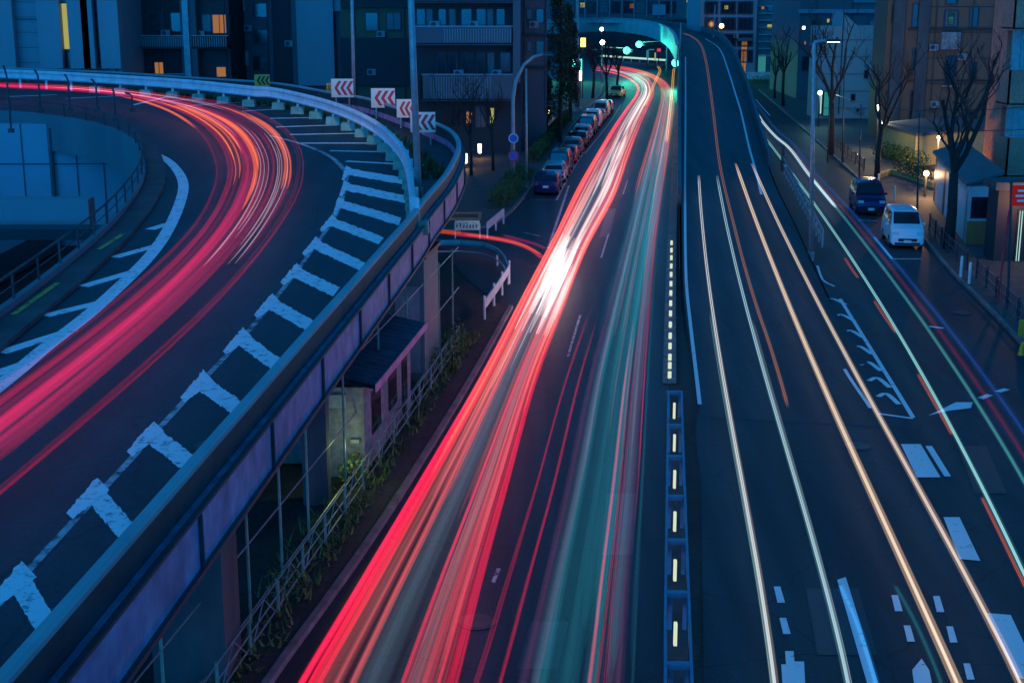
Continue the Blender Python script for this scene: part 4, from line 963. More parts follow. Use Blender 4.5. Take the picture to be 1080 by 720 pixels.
for k in range(3):
    t0, t1 = (.04 + k*.33), (.30 + k*.33); a = c0.lerp(c2, t0); b = c0.lerp(c2, t1); o = Vector((-.05, -.02, 0))
    MB().add([Vector((a.x, a.y, .2)) + o, Vector((b.x, b.y, .2)) + o, Vector((b.x, b.y, 3.0)) + o, Vector((a.x, a.y, 3.0)) + o], [(0, 1, 2, 3)]).build('door', M['white'], sh_)
    MB().add([Vector((b.x, b.y, .2)) + o, Vector((c0.lerp(c2, t1 + .06).x, c0.lerp(c2, t1 + .06).y, .2)) + o, Vector((c0.lerp(c2, t1 + .06).x, c0.lerp(c2, t1 + .06).y, 3.1)) + o, Vector((b.x, b.y, 3.1)) + o], [(0, 1, 2, 3)]).build('door_post', M['darksteel'], sh_)
# ochre lit annex and planters
an = thing('annex', 'low ochre walled annex with slate roof below the brown apartments', 'annex', (33, 118, 0)); an['_Y'] = 118
a = S(928, 163, zflat, .1); b = S(964, 176, zflat, .1)
MB().prism([(a.x, a.y), (b.x, b.y), (b.x + 9, b.y + 6), (a.x + 9, a.y + 8)], .1, 2.6).build('wall', M['ochre'], an)
MB().prism([(a.x - .3, a.y), (b.x - .1, b.y - .4), (b.x + 9.4, b.y + 6), (a.x + 9, a.y + 8.4)], 2.6, 2.85).build('roof', M['roof_slate'], an)
lamp('annex_light', (a.x - 3.0, (a.y+b.y)/2 - 3, 2.6), (1, .85, .35), 130, .3, an)

# low white barrier and yellow hedge far right of the flyover
Yw = 226; MB_ = MB(); a = atY(784, 79, Yw); b = atY(838, 81, Yw)
MB_.box(((a.x+b.x)/2, Yw, (a.z+b.z)/2), (b.x-a.x, .4, 1.1)).build('boundary_wall', M['rail'], None, 'long low white wall far off right of the flyover', 'wall')

# repairs, joints and covers in the road surface
pz = MB()
for q in ([(560, 655), (600, 655), (588, 705), (545, 705)], [(640, 520), (672, 520), (668, 585), (634, 585)], [(850, 620), (905, 620), (925, 690), (862, 690)], [(905, 250), (925, 250), (950, 285), (928, 285)], [(1010, 470), (1040, 470), (1062, 520), (1028, 520)], [(640, 220), (650, 220), (643, 250), (632, 250)]): poly_px(pz, q, zflat, .008)
structure(pz, 'road_patch', mat('patch_asphalt', (.020, .027, .031), (.013, .018, .021), 1, .5, fine=18))
for i, (px, py, zf, l) in enumerate(((503, 655, zflat, 'round iron manhole cover in the gap between the two streak bundles near the bottom'), (905, 470, zflat, 'round iron manhole cover between the golden trails and the arrow block'), (1015, 330, zflat, 'round iron manhole cover near the right kerb of the side street'), (610, 262, zflat, 'round iron manhole cover in the dark gap of the main road beside the white glare'), (230, 470, zleft, 'round iron drain cover on the curved ramp near the hatching'))):
    c = S(px, py, zf, .012); t = thing('manhole_cover', l, 'manhole cover', c)
    MB().tube([c, c + Vector((0, 0, .02))], .36, 20).build('cover', M['darksteel'], t); MB().tube([c, c + Vector((0, 0, .012))], .44, 20).build('ring', M['conc_dark'], t)
def ac_unit(t, px, py, d=.5):
    Y = t['_Y']; c = atY(px, py, Y); o = MB().box((c.x, Y - d - .2, c.z), (.85, .35, .6)).build('air_conditioner', M['wall_blue'], t)
    MB().tube([(c.x - .12, Y - d - .385, c.z), (c.x - .12, Y - d - .37, c.z)], .22, 14).build('fan_grille', M['darksteel'], o)
for b_, px, py, d in ((B2, 176, 35, .3), (B2, 137, 76, .2), (B2, 212, 36, .2), (B3, 305, 46, 0), (B3, 262, 30, 0), (B4, 402, 36, 0), (B4, 392, 76, 0), (B5, 459, 26, .6), (B5, 500, 26, .6), (B5, 484, 77, .6), (B5, 524, 77, .6), (B6, 563, 26, 0), (B13, 984, 50, 0), (B13, 1014, 60, 0), (B13, 985, 110, 0), (B9, 776, 38, 0), (B11, 880, 20, 0), (B12, 905, 116, 0)): ac_unit(b_, px, py, d)
def pipes(t, xs, y0=-60, y1=120):
    Y = t['_Y']
    for x in xs:
        c = atY(x, y1, Y); top = atY(x, y0, Y); MB().bar((c.x, Y - .12, max(.1, c.z)), (c.x, Y - .12, top.z), .06).build('down_pipe', M['conc_dark'], t)
pipes(B2, (178, 210, 241)); pipes(B3, (286, 310, 356)); pipes(B4, (376, 428)); pipes(B5, (434.5, 482)); pipes(B6, (553, 575)); pipes(B9, (742, 796)); pipes(B11, (856, 893)); pipes(B12, (884, 922)); pipes(B13, (980, 1018, 1040)); pipes(B1, (48, 90, 126))
def bars(t, px0, px1, py0, py1, d):                         # barred balcony balustrade
    Y = t['_Y']; a = atY(px0, py1, Y); b = atY(px1, py0, Y); m = MB(); n = int((b.x-a.x)/.22)
    for k in range(n): m.box((a.x + (b.x-a.x)*k/n, Y - d - .02, (a.z+b.z)/2), (.04, .04, b.z-a.z))
    m.build('balustrade', M['galv'], t)
bars(B2, 150, 198, 39, 49, 1.3); bars(B2, 205, 243, 39, 49, 1.3); bars(B5, 456, 520, 80, 102, 1.8); bars(B5, 470, 541, 30, 44, 1.8)
for b_, ws_ in ((B7, ((612, 3, 617, 8, 'e_yelwin'), (664, 4, 668, 9, 'e_warmwin'))), (B9, ((747, -12, 750, -6, 'e_warmwin'), (764, 6, 768, 10, 'e_yelwin'), (752, 62, 756, 66, 'e_warmwin'))), (B10, ((803, 6, 806, 10, 'e_warmwin'), (821, 26, 825, 30, 'e_yelwin'), (832, 52, 834, 58, 'e_warmwin'))), (B11, ((872, 20, 875, 24, 'e_yelwin'), (848, 44, 850, 47, 'e_warmwin'))), (B13, ((1000, 14, 1006, 26, 'e_teal'), (1022, 66, 1030, 86, 'winglass'), (1022, 8, 1032, 28, 'winglass'), (1020, 118, 1030, 140, 'winglass'), (940, 60, 950, 78, 'winglass'), (940, 6, 950, 24, 'winglass')))):
    for (x0, y0, x1, y1, m_) in ws_: win(b_, x0, y0 + .0, x1, y1, m_, fw=.05)
for k in range(6): part(B13, 'storey_joint', 'wall_dark', 974, -20 + 27*k, 1062, -19.3 + 27*k, 0, .06)
for k in range(5): part(B12, 'render_joint', 'wall_mid', 866, 42 + 18*k, 934, 42.6 + 18*k, 0, .04)
for k in range(5): part(B1, 'panel_joint', 'wall_mid', 12, 2 + 16*k, 44, 2.5 + 16*k, .0, .04)
# overhead wires on the right
def wire(a, b, sag, label):
    c = a.lerp(b, .5); t = thing('overhead_wire', label, 'wire', a); P = [a.lerp(b, k/14) - Vector((0, 0, sag*4*(k/14)*(1-k/14))) for k in range(15)]
    MB().tube(P, .025, 4).build('cable', M['black'], t)
wire(atY(1110, 110, 62), atY(873, 96, 150), 1.0, 'upper overhead wire crossing in front of the brown apartments')
wire(atY(1110, 135, 62), atY(873, 104, 150), 1.2, 'lower overhead wire crossing in front of the brown apartments')
# inner yard of the loop: flat roofed blue building seen over the ramp
yd = thing('loop_building', 'flat pale blue wall and roof inside the loop of the ramp', 'building', (-34, 62, 0))
Yy = 80; 
MB().box((atY(20, 200, Yy).x, Yy, 3.0), (20, 1, 7.6)).build('wall', mat('blue_panel_wall', (.30, .34, .40), (.26, .30, .36), .15, .6), yd)
for k in range(9): xq = atY(-110 + 28*k, 200, Yy).x; MB().box((xq, Yy - .52, 3.0), (.06, .05, 7.6)).build('panel_joint', M['wall_mid'], yd)
MB().box((atY(20, 200, Yy).x, Yy - .53, 4.6), (20, .05, .07)).build('panel_joint', M['wall_mid'], yd)
MB().bar((atY(62, 200, Yy).x, Yy - .7, 0), (atY(62, 200, Yy).x, Yy - .7, 6.6), .09).build('down_pipe', M['conc_dark'], yd)
MB().box((-40, 66, .8), (30, 24, 1.4)).build('lower_roof', M['wall_mid'], yd)
MB().box((atY(37, 245, 64).x - 6, 64, atY(37, 245, 64).z), (18, 1.2, .5)).build('ledge', M['black'], yd)
MB().box((atY(60, 225, 66).x - 2, 66.5, atY(60, 225, 66).z), (7, 1.0, 1.3)).build('roof_box', M['wall_blue'], yd)

# curved posts on the far inner barrier
pst = None
for i, (bx, by, tx, ty) in enumerate(((12, 140, 2, 70), (43, 118, 35, 74), (74, 106, 67, 79), (103, 116, 95, 84), (122, 128, 117, 92), (140, 118, 131, 98))):
    b = S(bx, max(by, 118), zleft, .25); t_ = atY(tx, ty, b.y); L_ = (t_ - b)
    t = thing('fence_post', ('tallest bent dark post at the far left of the inner ramp barrier', 'bent dark post second from the left on the inner ramp barrier', 'bent dark post third from the left on the inner ramp barrier', 'bent dark post fourth from the left on the inner ramp barrier', 'bent dark post fifth from the left on the inner ramp barrier', 'shortest bent dark post where the inner barrier turns')[i], 'post', b, 0, 'bent posts on the inner ramp barrier')
    top = b + Vector((0, 0, L_.z*.85))
    MB().tube([b, b.lerp(top, .5), top, top + Vector((L_.x*.5, .1, L_.z*.1)), top + Vector((L_.x, .2, L_.z*.15))], .055, 6).build('post', M['darksteel'], t)
    MB().box(b + Vector((0, 0, .1)), (.25, .25, .2)).build('foot', M['darksteel'], t)

# ================================================================== VEGETATION
def bare_tree(px, py, htop, label, seed, spread=1.0, r0=.22, group='bare trees along the right pavement'):
    rnd = random.Random(seed); b = S(px, py, zflat, .12); H_ = atY(px, htop, b.y).z - .1
    t = thing('bare_tree', label, 'tree', b, 0, group)
    tr = MB(); cr = MB()
    fork = b + Vector((rnd.uniform(-.15, .15), rnd.uniform(-.2, .2), H_*.42))
    tr.tube([b, b.lerp(fork, .5) + Vector((rnd.uniform(-.1, .1), 0, 0)), fork], [r0, r0*.85, r0*.75], 8)
    tr.build('trunk', M['bark'], t, smooth_=True)
    def grow(p, d, L_, r, lv):
        pts = [p]; n = 4; q = p.copy(); dd = d.copy()
        for k in range(n):
            dd = (dd + Vector((rnd.uniform(-.28, .28), rnd.uniform(-.28, .28), .10))).normalized(); q = q + dd*L_/n; pts.append(q.copy())
        cr.tube(pts, [r*(1 - .4*k/n) for k in range(n+1)], 6 if lv < 2 else 4)
        if lv < 4:
            for k in range(3):
                s = rnd.choice(pts[1:]); a = rnd.uniform(0, 6.28)
                nd = (dd*.75 + Vector((math.cos(a)*.9, math.sin(a)*.9, .35))).normalized()
                grow(s, nd, L_*rnd.uniform(.42, .68), r*.48, lv+1)
        if lv <= 1:                                            # pruned knob
            cr.sphere(pts[-1], r*.75, 6, 4)
    n = 4
    for k in range(n):
        a = k*2*math.pi/n + rnd.uniform(-.4, .4)
        grow(fork, Vector((math.cos(a)*.45*spread, math.sin(a)*.45*spread, 1)).normalized(), H_*rnd.uniform(.36, .52), r0*.5, 0)
    cr.build('crown', M['bark'], t)
bare_tree(876, 163, 32, 'tall bare tree in front of the pale building', 1, .8, .30)
bare_tree(925, 188, 72, 'bare forked tree behind the dark blue minivan', 2, 1.1, .24)
bare_tree(1000, 262, 70, 'large bare knobbly tree in front of the brown apartments', 5, .7, .32)
bare_tree(826, 112, 32, 'thin bare tree far off in front of the teal building', 8, 1.2, .22)
bare_tree(817, 104, 50, 'smaller bare tree left of the thin far one', 9, .9, .18)
bare_tree(474, 205, 100, 'bare tree with thin trunk lit by warm lamps beside the ramp tip', 12, .8, .12, 'bare trees on the lit forecourt')
bare_tree(497, 185, 88, 'bare tree standing between the warm garden lamps', 13, .8, .14, 'bare trees on the lit forecourt')
bare_tree(520, 180, 82, 'bare tree in front of the lit ground floor windows', 14, .9, .13, 'bare trees on the lit forecourt')
for i, (x, y, h) in enumerate(((625, 104, 40), (640, 112, 38), (651, 96, 50))):
    bare_tree(x, y, h, ('dark bare tree left of the globe lamps', 'dark bare tree just right of the globe lamps', 'small dark bare tree nearest the far bend of the road')[i], 20 + i, .6, .22, 'bare trees in the far median')
def leafmass(mb, c, rad, n, sz, rnd, flat=1.0):
    for _ in range(n):
        while True:
            v = Vector((rnd.uniform(-1, 1), rnd.uniform(-1, 1), rnd.uniform(-1, 1)))
            if .25 < v.length < 1: break
        p = Vector((c[0] + v.x*rad[0], c[1] + v.y*rad[1], c[2] + v.z*rad[2]))
        a = Vector((rnd.uniform(-1, 1), rnd.uniform(-1, 1), rnd.uniform(-1, 1))).normalized()*sz*rnd.uniform(.6, 1.3)
        b = a.cross(Vector((rnd.uniform(-1, 1), rnd.uniform(-1, 1), rnd.uniform(-1, 1)))).normalized()*sz*.5
        mb.add([p - a*.5, p + b*.5, p + a*.5, p - b*.5], [(0, 1, 2, 3)])
def evergreen(px, py, ytop, wpx, label, seed, group='dark evergreens beside the balcony block'):
    rnd = random.Random(seed); b = S(px, py, zflat, .1); H_ = atY(px, ytop, b.y).z; wm = wpx*b.y/F
    t = thing('evergreen_tree', label, 'tree', b, 0, group)
    tr = MB().tube([b, b + Vector((.1, 0, H_*.5)), b + Vector((0, .1, H_*.85))], [.22, .15, .05], 7)
    for k in range(7):
        a = rnd.uniform(0, 6.28); z = H_*rnd.uniform(.3, .8); tr.tube([b + Vector((0, 0, z)), b + Vector((math.cos(a)*wm*.4, math.sin(a)*wm*.4, z + 1))], [.06, .02], 5)
    tr.build('trunk', M['bark'], t)
    cr = MB()
    for k in range(16):
        z = H_*(.22 + .78*k/16); rr = wm*.5*(1.05 - .55*abs(k/16 - .35))
        a = rnd.uniform(0, 6.28); leafmass(cr, (b.x + math.cos(a)*rr*.45, b.y + math.sin(a)*rr*.45, z), (rr*.75, rr*.75, H_*.07), 260, .28, rnd)
    cr.build('crown', M['leaf'], t)
evergreen(590, 150, -40, 26, 'tall dark evergreen beside the thick blue pole', 31)
evergreen(572, 150, 60, 20, 'shorter dark evergreen behind the arched lamp pole', 32)
evergreen(601, 128, 5, 18, 'dark evergreen farthest up the kerb beside the parked cars', 33)
evergreen(400, 118, 40, 30, 'dark bushy evergreen behind the red chevron boards', 34, 'evergreens behind the ramp')
def hedge(pts, wd, ht, label, seed, m='hedge', zb=.12, n=190, sz=.20):
    rnd = random.Random(seed); pl = resample(path(pts, 20), .8); cr = MB()
    for p in pl: leafmass(cr, (p.x, p.y, zb + ht*.5), (wd*.5, .6, ht*.55), n, sz, rnd)
    t = thing('hedge', label, 'hedge', pl[0]); cr.build('foliage', M[m], t)
    st = MB(); 
    for p in pl[::2]: st.tube([(p.x, p.y, 0), (p.x + .05, p.y, ht*.7)], .03, 5)
    st.build('stem', M['bark'], t)
hedge([(527, 222), (540, 205), (552, 190)], 2.0, 1.3, 'clipped green hedge on the left kerb below the arched lamp pole', 41)
hedge([(563, 172), (580, 150), (598, 128)], 1.4, 1.2, 'dark green hedge along the kerb beside the parked cars', 42)
hedge([(930, 168), (948, 172), (968, 180)], 2.2, 1.4, 'green hedge in a planter under the ochre annex', 43)
hedge([(952, 186), (975, 195)], 1.6, 1.2, 'smaller green hedge in a planter by the orange lamp', 44)
hedge([(795, 92), (815, 92), (836, 92)], 2.5, 1.6, 'yellow green hedge under the far white wall', 45, 'weed')
hedge([(486, 372), (476, 395)], .7, 1.3, 'bright green shrub at the end of the low fence', 46, 'weed', .1, 60, .14)
hedge([(300, 112), (200, 108), (120, 103)], .01, .01, 'x', 1) if False else None
for pts, nm, l in (([(925, 190), (944, 186), (985, 200)], 'planter_box', 'long low concrete planter edging the hedges on the right pavement'),):
    pl = path(pts, 12); MB().sweep(pl, [(-.15, .1), (-.15, .5), (.15, .5), (.15, .1)]).build(nm, M['ochre'], None, l, 'planter')
# verge weeds (uncountable)
rnd = random.Random(5); wd_ = MB()
for k in range(1700):
    Y = rnd.uniform(24, 58); x = fx(Y) + rnd.uniform(.1, 1.0) + (rnd.random() < .3)*-.6; h = rnd.uniform(.05, .28)*(2.2 if rnd.random() < .12 else 1)
    a = rnd.uniform(0, 3.14); dx, dy = math.cos(a)*.04, math.sin(a)*.04; lx, ly = rnd.uniform(-.2, .2), rnd.uniform(-.2, .2)
    wd_.add([(x - dx, Y - dy, .1), (x + dx, Y + dy, .1), (x + lx + dx*.3, Y + ly, .1 + h)], [(0, 1, 2)])
for k in range(26):
    Y = rnd.uniform(24, 57); leafmass(wd_, (fx(Y) + rnd.uniform(-.2, .7), Y, .12), (rnd.uniform(.2, .5), rnd.uniform(.3, .9), rnd.uniform(.12, .35)), rnd.randrange(20, 110), rnd.uniform(.07, .13), rnd)
for (cx_, cy_, n_) in ((fx(39.2) + .1, 39.2, 260), (fx(31) + .4, 31, 120), (fx(45), 45, 160), (fx(52), 52, 300), (fx(55) + .3, 55.5, 300)): leafmass(wd_, (cx_, cy_, .45), (.5, .9, .5), n_, .14, rnd)
wd_.build('weeds', M['weed'], None, 'sparse weeds and grass growing along the verge', 'weeds', kind='stuff')
rnd = random.Random(6); wd_ = MB()
for k in range(2600):
    i = rnd.randrange(len(gt)-1); p = gt[i]; 
    if p.y < 60: continue
    q = gn[i]*-rnd.uniform(.5, 1.8); h = rnd.uniform(.15, .5); a = rnd.uniform(0, 3.14); dx, dy = math.cos(a)*.06, math.sin(a)*.06
    wd_.add([(p.x + q.x - dx, p.y + q.y - dy, p.z), (p.x + q.x + dx, p.y + q.y + dy, p.z), (p.x + q.x + rnd.uniform(-.2, .2), p.y + q.y, p.z + h)], [(0, 1, 2)])
wd_.build('grass', M['hedge'], None, 'low grass growing behind the pale guard rail', 'grass', kind='stuff')

# garden lamps on the left forecourt
GL = ((491, 172, 'warm garden lamp glowing just right of the ramp tip, lower of two'), (506, 161, 'warm garden lamp on the forecourt, upper right of the pair by the ramp tip'), (484, 148, 'small orange garden lamp touching the ramp tip'), (510, 115, 'white warm lamp under the long balcony beside the lit window'), (520, 112, 'yellow lamp at the balcony block entrance, right of the white one'), (573, 125, 'small warm lamp behind the arched lamp pole, lower left'), (579, 119, 'small warm lamp beyond the arched lamp pole, upper right'))
for i, (x, y, l) in enumerate(GL):
    b = S(x, y + 6, zflat, .1); Y = b.y; c = Vector((b.x, Y, .75))
    t = thing('garden_lamp', l, 'lamp', b, 0, 'warm garden lamps on the left forecourt')
    MB().tube([b, b + Vector((0, 0, .45))], .06, 8).build('post', M['darksteel'], t)
    k = 1.0 if i < 3 else .6
    MB().tube([b + Vector((0, 0, .45)), b + Vector((0, 0, .45 + .75*k))], [.13, .16], 10).build('lamp_glass', M['e_warm'], t)
    MB().box(b + Vector((0, 0, .5 + .75*k)), (.36, .36, .06)).build('cap', M['darksteel'], t)
    lamp('lamp_light', b + Vector((0, -.5, .8)), (1, .55, .2), 26, .2, t)

# distant lit street furniture under the arch
ln = thing('footbridge_rail', 'pale glowing guard rail crossing the far junction under the arch', 'guard rail', atY(650, 66, 262))
a = S(632, 63); b = S(702, 68)
MB().box(((a.x+b.x)/2, (a.y+b.y)/2, .8), ((b-a).length, .15, .35), math.atan2(b.y-a.y, b.x-a.x)).build('beam', emit('glow_rail', (.6, .95, .8), .5), ln)  # beam emits, standing in for lamplight falling on the rail
for k in range(9): q = a.lerp(b, k/8); MB().box((q.x, q.y, .4), (.14, .14, .8)).build('post', M['white'], ln)
for px, py, m, l, w_, h_ in ((615, 45, 'e_amber', 'small lit shop window left of the globe lamps', 1.3, 1.9), (612, 80, 'e_white', 'slim vertical white lit sign beside the thick blue pole', .5, 2.0), (695, 53, 'e_dimred', 'dim red sign under the arch', 1.3, .9), (683, 57, 'e_teal', 'pale green lit window under the arch', .9, 2.2), (691, 60, 'e_yelwin', 'slim yellow lit window under the arch', .5, 2.4)):
    c = atY(px, py, 265 if px > 640 else 190); w_ *= .5; h_ *= .6; t = thing('lit_sign', l, 'sign', (c.x, c.y, 0))
    MB().box(c, (w_, .15, h_)).build('sign_board', M[m], t); MB().bar((c.x, c.y + .15, 0), (c.x, c.y + .15, c.z + h_/2), .08).build('pole', M['darksteel'], t)
B16 = building('junction_building', 'dark buildings beyond the junction under the arch', 570, 735, 350, 7.0, 12, 'wall_dark')
for k in range(8): win(B16, 612 + k*12, 52, 618 + k*12, 60, ('winglass', 'e_teal', 'winglass', 'winglass', 'e_warmwin', 'winglass', 'e_teal', 'winglass')[k])

# ================================================================== LIGHT STREAKS
def paths_between(Lp, Rp, a):
    return [(l[0] + (r_[0]-l[0])*a, l[1] + (r_[1]-l[1])*a) for l, r_ in zip(Lp, Rp)]
def streak(mb, pxpts, zf, h, r, t0=0, t1=1, n=60, k=4, wob=0, rnd=random, ease=True):
    P = path(pxpts, n, zf, h); i0 = int(t0*(n-1)); i1 = max(i0+3, int(t1*(n-1))); P = P[i0:i1+1]; m = len(P)
    P = [p + Vector((wob*math.sin(i*.35 + h*30)*.03, 0, 0)) for i, p in enumerate(P)]
    rr = [r*min(1, (i + .35)/2.2, (m - 1 - i + .35)/2.2) for i in range(m)] if ease else [r]*m
    mb.tube(P, rr, k, False)
# -- main road, left lane and second lane
A_L = [(268, 800), (318, 712), (380, 610), (445, 502), (505, 400), (553, 308), (585, 248), (608, 200), (628, 165), (646, 135), (660, 115), (670, 101), (672, 92), (662, 83), (645, 77), (625, 74)]
A_R = [(458, 800), (483, 712), (509, 610), (536, 510), (564, 405), (595, 322), (619, 262), (648, 208), (663, 165), (674, 135), (684, 112), (690, 97), (685, 84), (668, 76), (648, 72), (625, 70)]
B_L = [(465, 800), (497, 712), (530, 610), (562, 510), (592, 405), (622, 320), (645, 255), (662, 200), (676, 160), (686, 130), (692, 110), (695, 97), (690, 86), (676, 79), (652, 73), (625, 71)]
B_R = [(662, 800), (667, 712), (672, 610), (678, 510), (683, 405), (688, 320), (693, 255), (700, 200), (705, 160), (709, 130), (711, 110), (708, 95), (700, 85), (682, 76), (655, 70), (625, 68)]
def bundle(name, label, Lp, Rp, zf, spec, seed):
    rnd = random.Random(seed); 
    for ci, (matname, col, st, items) in enumerate(spec):
        mb = MB()
        for (n, a0, a1, t0, t1, tj, r0, r1, h0, h1) in items:
            for _ in range(n):
                a = rnd.uniform(a0, a1); s0 = max(0, t0 + rnd.uniform(-tj, tj)); s1 = min(1, t1 + rnd.uniform(-tj, tj))
                if s1 - s0 < .04: s1 = s0 + .06
                streak(mb, paths_between(Lp, Rp, a), zf, rnd.uniform(h0, h1), rnd.uniform(r0, r1), s0, s1, 70, 4, rnd.uniform(0, 1.0))
        o = mb.build(name, glow(matname, col, st), None, label[ci], 'light streaks', kind='stuff')
# items: count, across from-to, along from-to, jitter, radius from-to, height from-to
bundle('light_streaks', ['deep red tail light streaks down the left lane of the main road', 'hot salmon light streaks inside the left lane bundle', 'white streaks burning brightest in the middle of the left lane bundle', 'orange and gold streaks edging the left lane bundle', 'dim wide haze streaks filling the left lane bundle'], A_L, A_R, zflat, [
    ('streak_red', (1, .010, .055), .46, [(14, .0, .16, 0, 1, .0, .02, .05, .6, .9), (9, .6, .98, 0, 1, .02, .02, .05, .6, .9), (8, .05, .95, 0, .45, .12, .015, .04, .6, .9), (9, .0, .1, .0, .9, .1, .03, .07, .6, .9), (7, .85, 1, .0, .9, .1, .03, .06, .6, .9)]),
    ('streak_salmon', (1, .20, .20), .20, [(11, .10, .36, .0, .60, .05, .04, .09, .6, 1.1), (9, .64, .92, .0, .60, .05, .04, .09, .6, 1.1), (12, .1, .9, .16, .7, .08, .04, .09, .7, 1.1), (8, .1, .9, .5, .98, .05, .04, .09, .7, 1.1)]),
    ('streak_white', (1, .80, .76), .70, [(16, .10, .55, .335, .385, .03, .07, .15, .5, .9), (16, .42, .90, .335, .385, .03, .07, .15, .5, .9), (5, .3, .8, .53, .57, .01, .10, .18, .6, 1), (5, .25, .42, .33, .40, .015, .09, .14, .6, .8), (5, .62, .84, .33, .40, .015, .09, .14, .6, .8), (9, .15, .9, .34, .55, .04, .04, .09, .6, 1), (8, .25, .8, .60, .82, .05, .04, .10, .6, 1), (5, .2, .8, .5, .95, .05, .03, .06, .6, 1), (4, .45, .8, .47, .53, .01, .10, .15, .8, 1), (2, .2, .5, .27, .37, .02, .02, .04, .6, .9)]),
    ('streak_orange', (1, .20, .02), .55, [(7, .0, .10, .25, .62, .08, .03, .06, .6, .9), (5, .85, 1.0, .3, .65, .08, .03, .06, .6, .9), (4, .2, .35, .3, .5, .06, .04, .06, .6, .9), (4, .6, .8, .55, .8, .06, .04, .06, .6, .9)]),
    ('streak_dim', (.16, .38, .55), .045, [(20, .22, .80, .0, .98, .06, .10, .22, .5, 1.4)])], 1)
bundle('light_streaks', ['thin red tail light streaks in the second lane of the main road', 'pale rose streaks in the second lane bundle', 'teal streaks filling the second lane of the main road', 'bright orange red streaks at the far end of the second lane', 'mauve streaks beside the teal ones in the second lane'], B_L, B_R, zflat, [
    ('streak_red2', (1, .015, .09), .30, [(2, .0, .05, 0, .34, .01, .02, .03, .6, .7), (2, .17, .22, 0, .32, .02, .03, .04, .6, .7), (4, .70, .80, 0, .30, .03, .03, .05, .6, .8), (8, .1, .95, .55, .98, .05, .03, .06, .6, .9), (3, .95, 1.0, .2, .98, .03, .02, .04, .6, .8), (2, .80, .86, .0, .7, .1, .015, .03, .6, .8)]),
    ('streak_rose', (1, .28, .34), .15, [(8, .35, .95, .3, .85, .1, .03, .07, .6, 1.2)]),
    ('streak_teal', (.04, .42, .55), .085, [(26, .40, .88, .02, .66, .10, .08, .20, .5, 1.8), (16, .2, .95, .35, .75, .08, .08, .2, .5, 1.8), (3, .99, 1.0, .0, .7, .1, .03, .04, .6, .9)]),
    ('streak_fire', (1, .13, .02), .50, [(12, .15, .98, .50, .98, .05, .03, .07, .6, .9), (5, .7, 1, .42, .9, .05, .02, .05, .6, .9)]),
    ('streak_mauve', (.50, .16, .42), .06, [(8, .32, .46, .0, .66, .08, .05, .10, .6, 1.3), (8, .78, .95, .0, .6, .08, .04, .10, .6, 1.3)])], 2)
# -- curved ramp
C_L = [(-60, 89), (0, 92), (60, 95), (110, 99), (150, 107), (185, 121), (213, 143), (227, 170), (226, 195), (208, 232), (175, 270), (125, 314), (60, 364), (0, 406), (-80, 462)]
C_R = [(-60, 85), (0, 87), (80, 90), (140, 95), (200, 102), (255, 112), (298, 130), (318, 152), (323, 180), (314, 212), (285, 258), (236, 314), (165, 382), (82, 456), (-40, 560)]
bundle('light_streaks', ['crimson tail light streaks sweeping round the curved ramp', 'bright orange streaks in the bend of the curved ramp', 'fine white scribbled streaks crossing the bend of the ramp', 'dim rose streaks filling the curved ramp bundle'], C_L, C_R, zleft, [
    ('streak_crimson', (1, .010, .085), .155, [(20, .0, .58, 0, 1, .0, .02, .05, .5, .9), (4, .9, 1.0, 0, 1, .0, .015, .03, .5, .9), (10, .25, .7, .4, 1, .05, .03, .06, .5, .9), (5, .68, .82, 0, .7, .05, .02, .04, .5, .9)]),
    ('streak_amber', (1, .17, .02), 1.1, [(3, .42, .50, .36, .60, .04, .06, .09, .6, .9), (2, .30, .36, .33, .50, .02, .04, .05, .6, .9), (3, .76, .84, .38, .62, .03, .03, .06, .6, .9), (2, .0, .04, .25, .42, .02, .03, .05, .6, .8), (3, .2, .3, .3, .55, .04, .03, .05, .6, .9)]),
    ('streak_fine', (.9, .75, .9), .6, [(7, .45, .8, .45, .72, .06, .012, .022, .5, 1.2), (5, .3, .95, .15, .4, .06, .012, .025, .5, 1.2)]),
    ('streak_roseramp', (.60, .02, .14), .055, [(26, .0, .66, 0, 1, .0, .06, .14, .5, 1.2), (8, .66, .86, .3, .7, .05, .04, .09, .5, 1.0)])], 3)
# -- tail light tracks turning into the side road
t = thing('light_trail', 'single red light trail curving from the main road into the side road', 'light trail', S(520, 258))
mb = MB(); streak(mb, [(575, 274), (560, 263), (540, 255), (512, 250), (480, 246), (455, 242)], zflat, .7, .12, 0, 1, 30, 6); mb.build('core', glow('side_red', (1, .03, .05), .8), t)
mb = MB(); streak(mb, [(570, 268), (550, 258), (520, 251), (490, 247)], zflat, .75, .06, 0, 1, 30, 6); mb.build('edge', glow('side_orange', (1, .2, .06), .6), t)
t = thing('light_trail', 'faint magenta light trail above the red one at the side road', 'light trail', S(550, 255))
mb = MB(); streak(mb, [(576, 262), (560, 256), (530, 248)], zflat, .7, .08, 0, 1, 20, 6); mb.build('core', glow('side_magenta', (.8, .03, .2), .35), t)
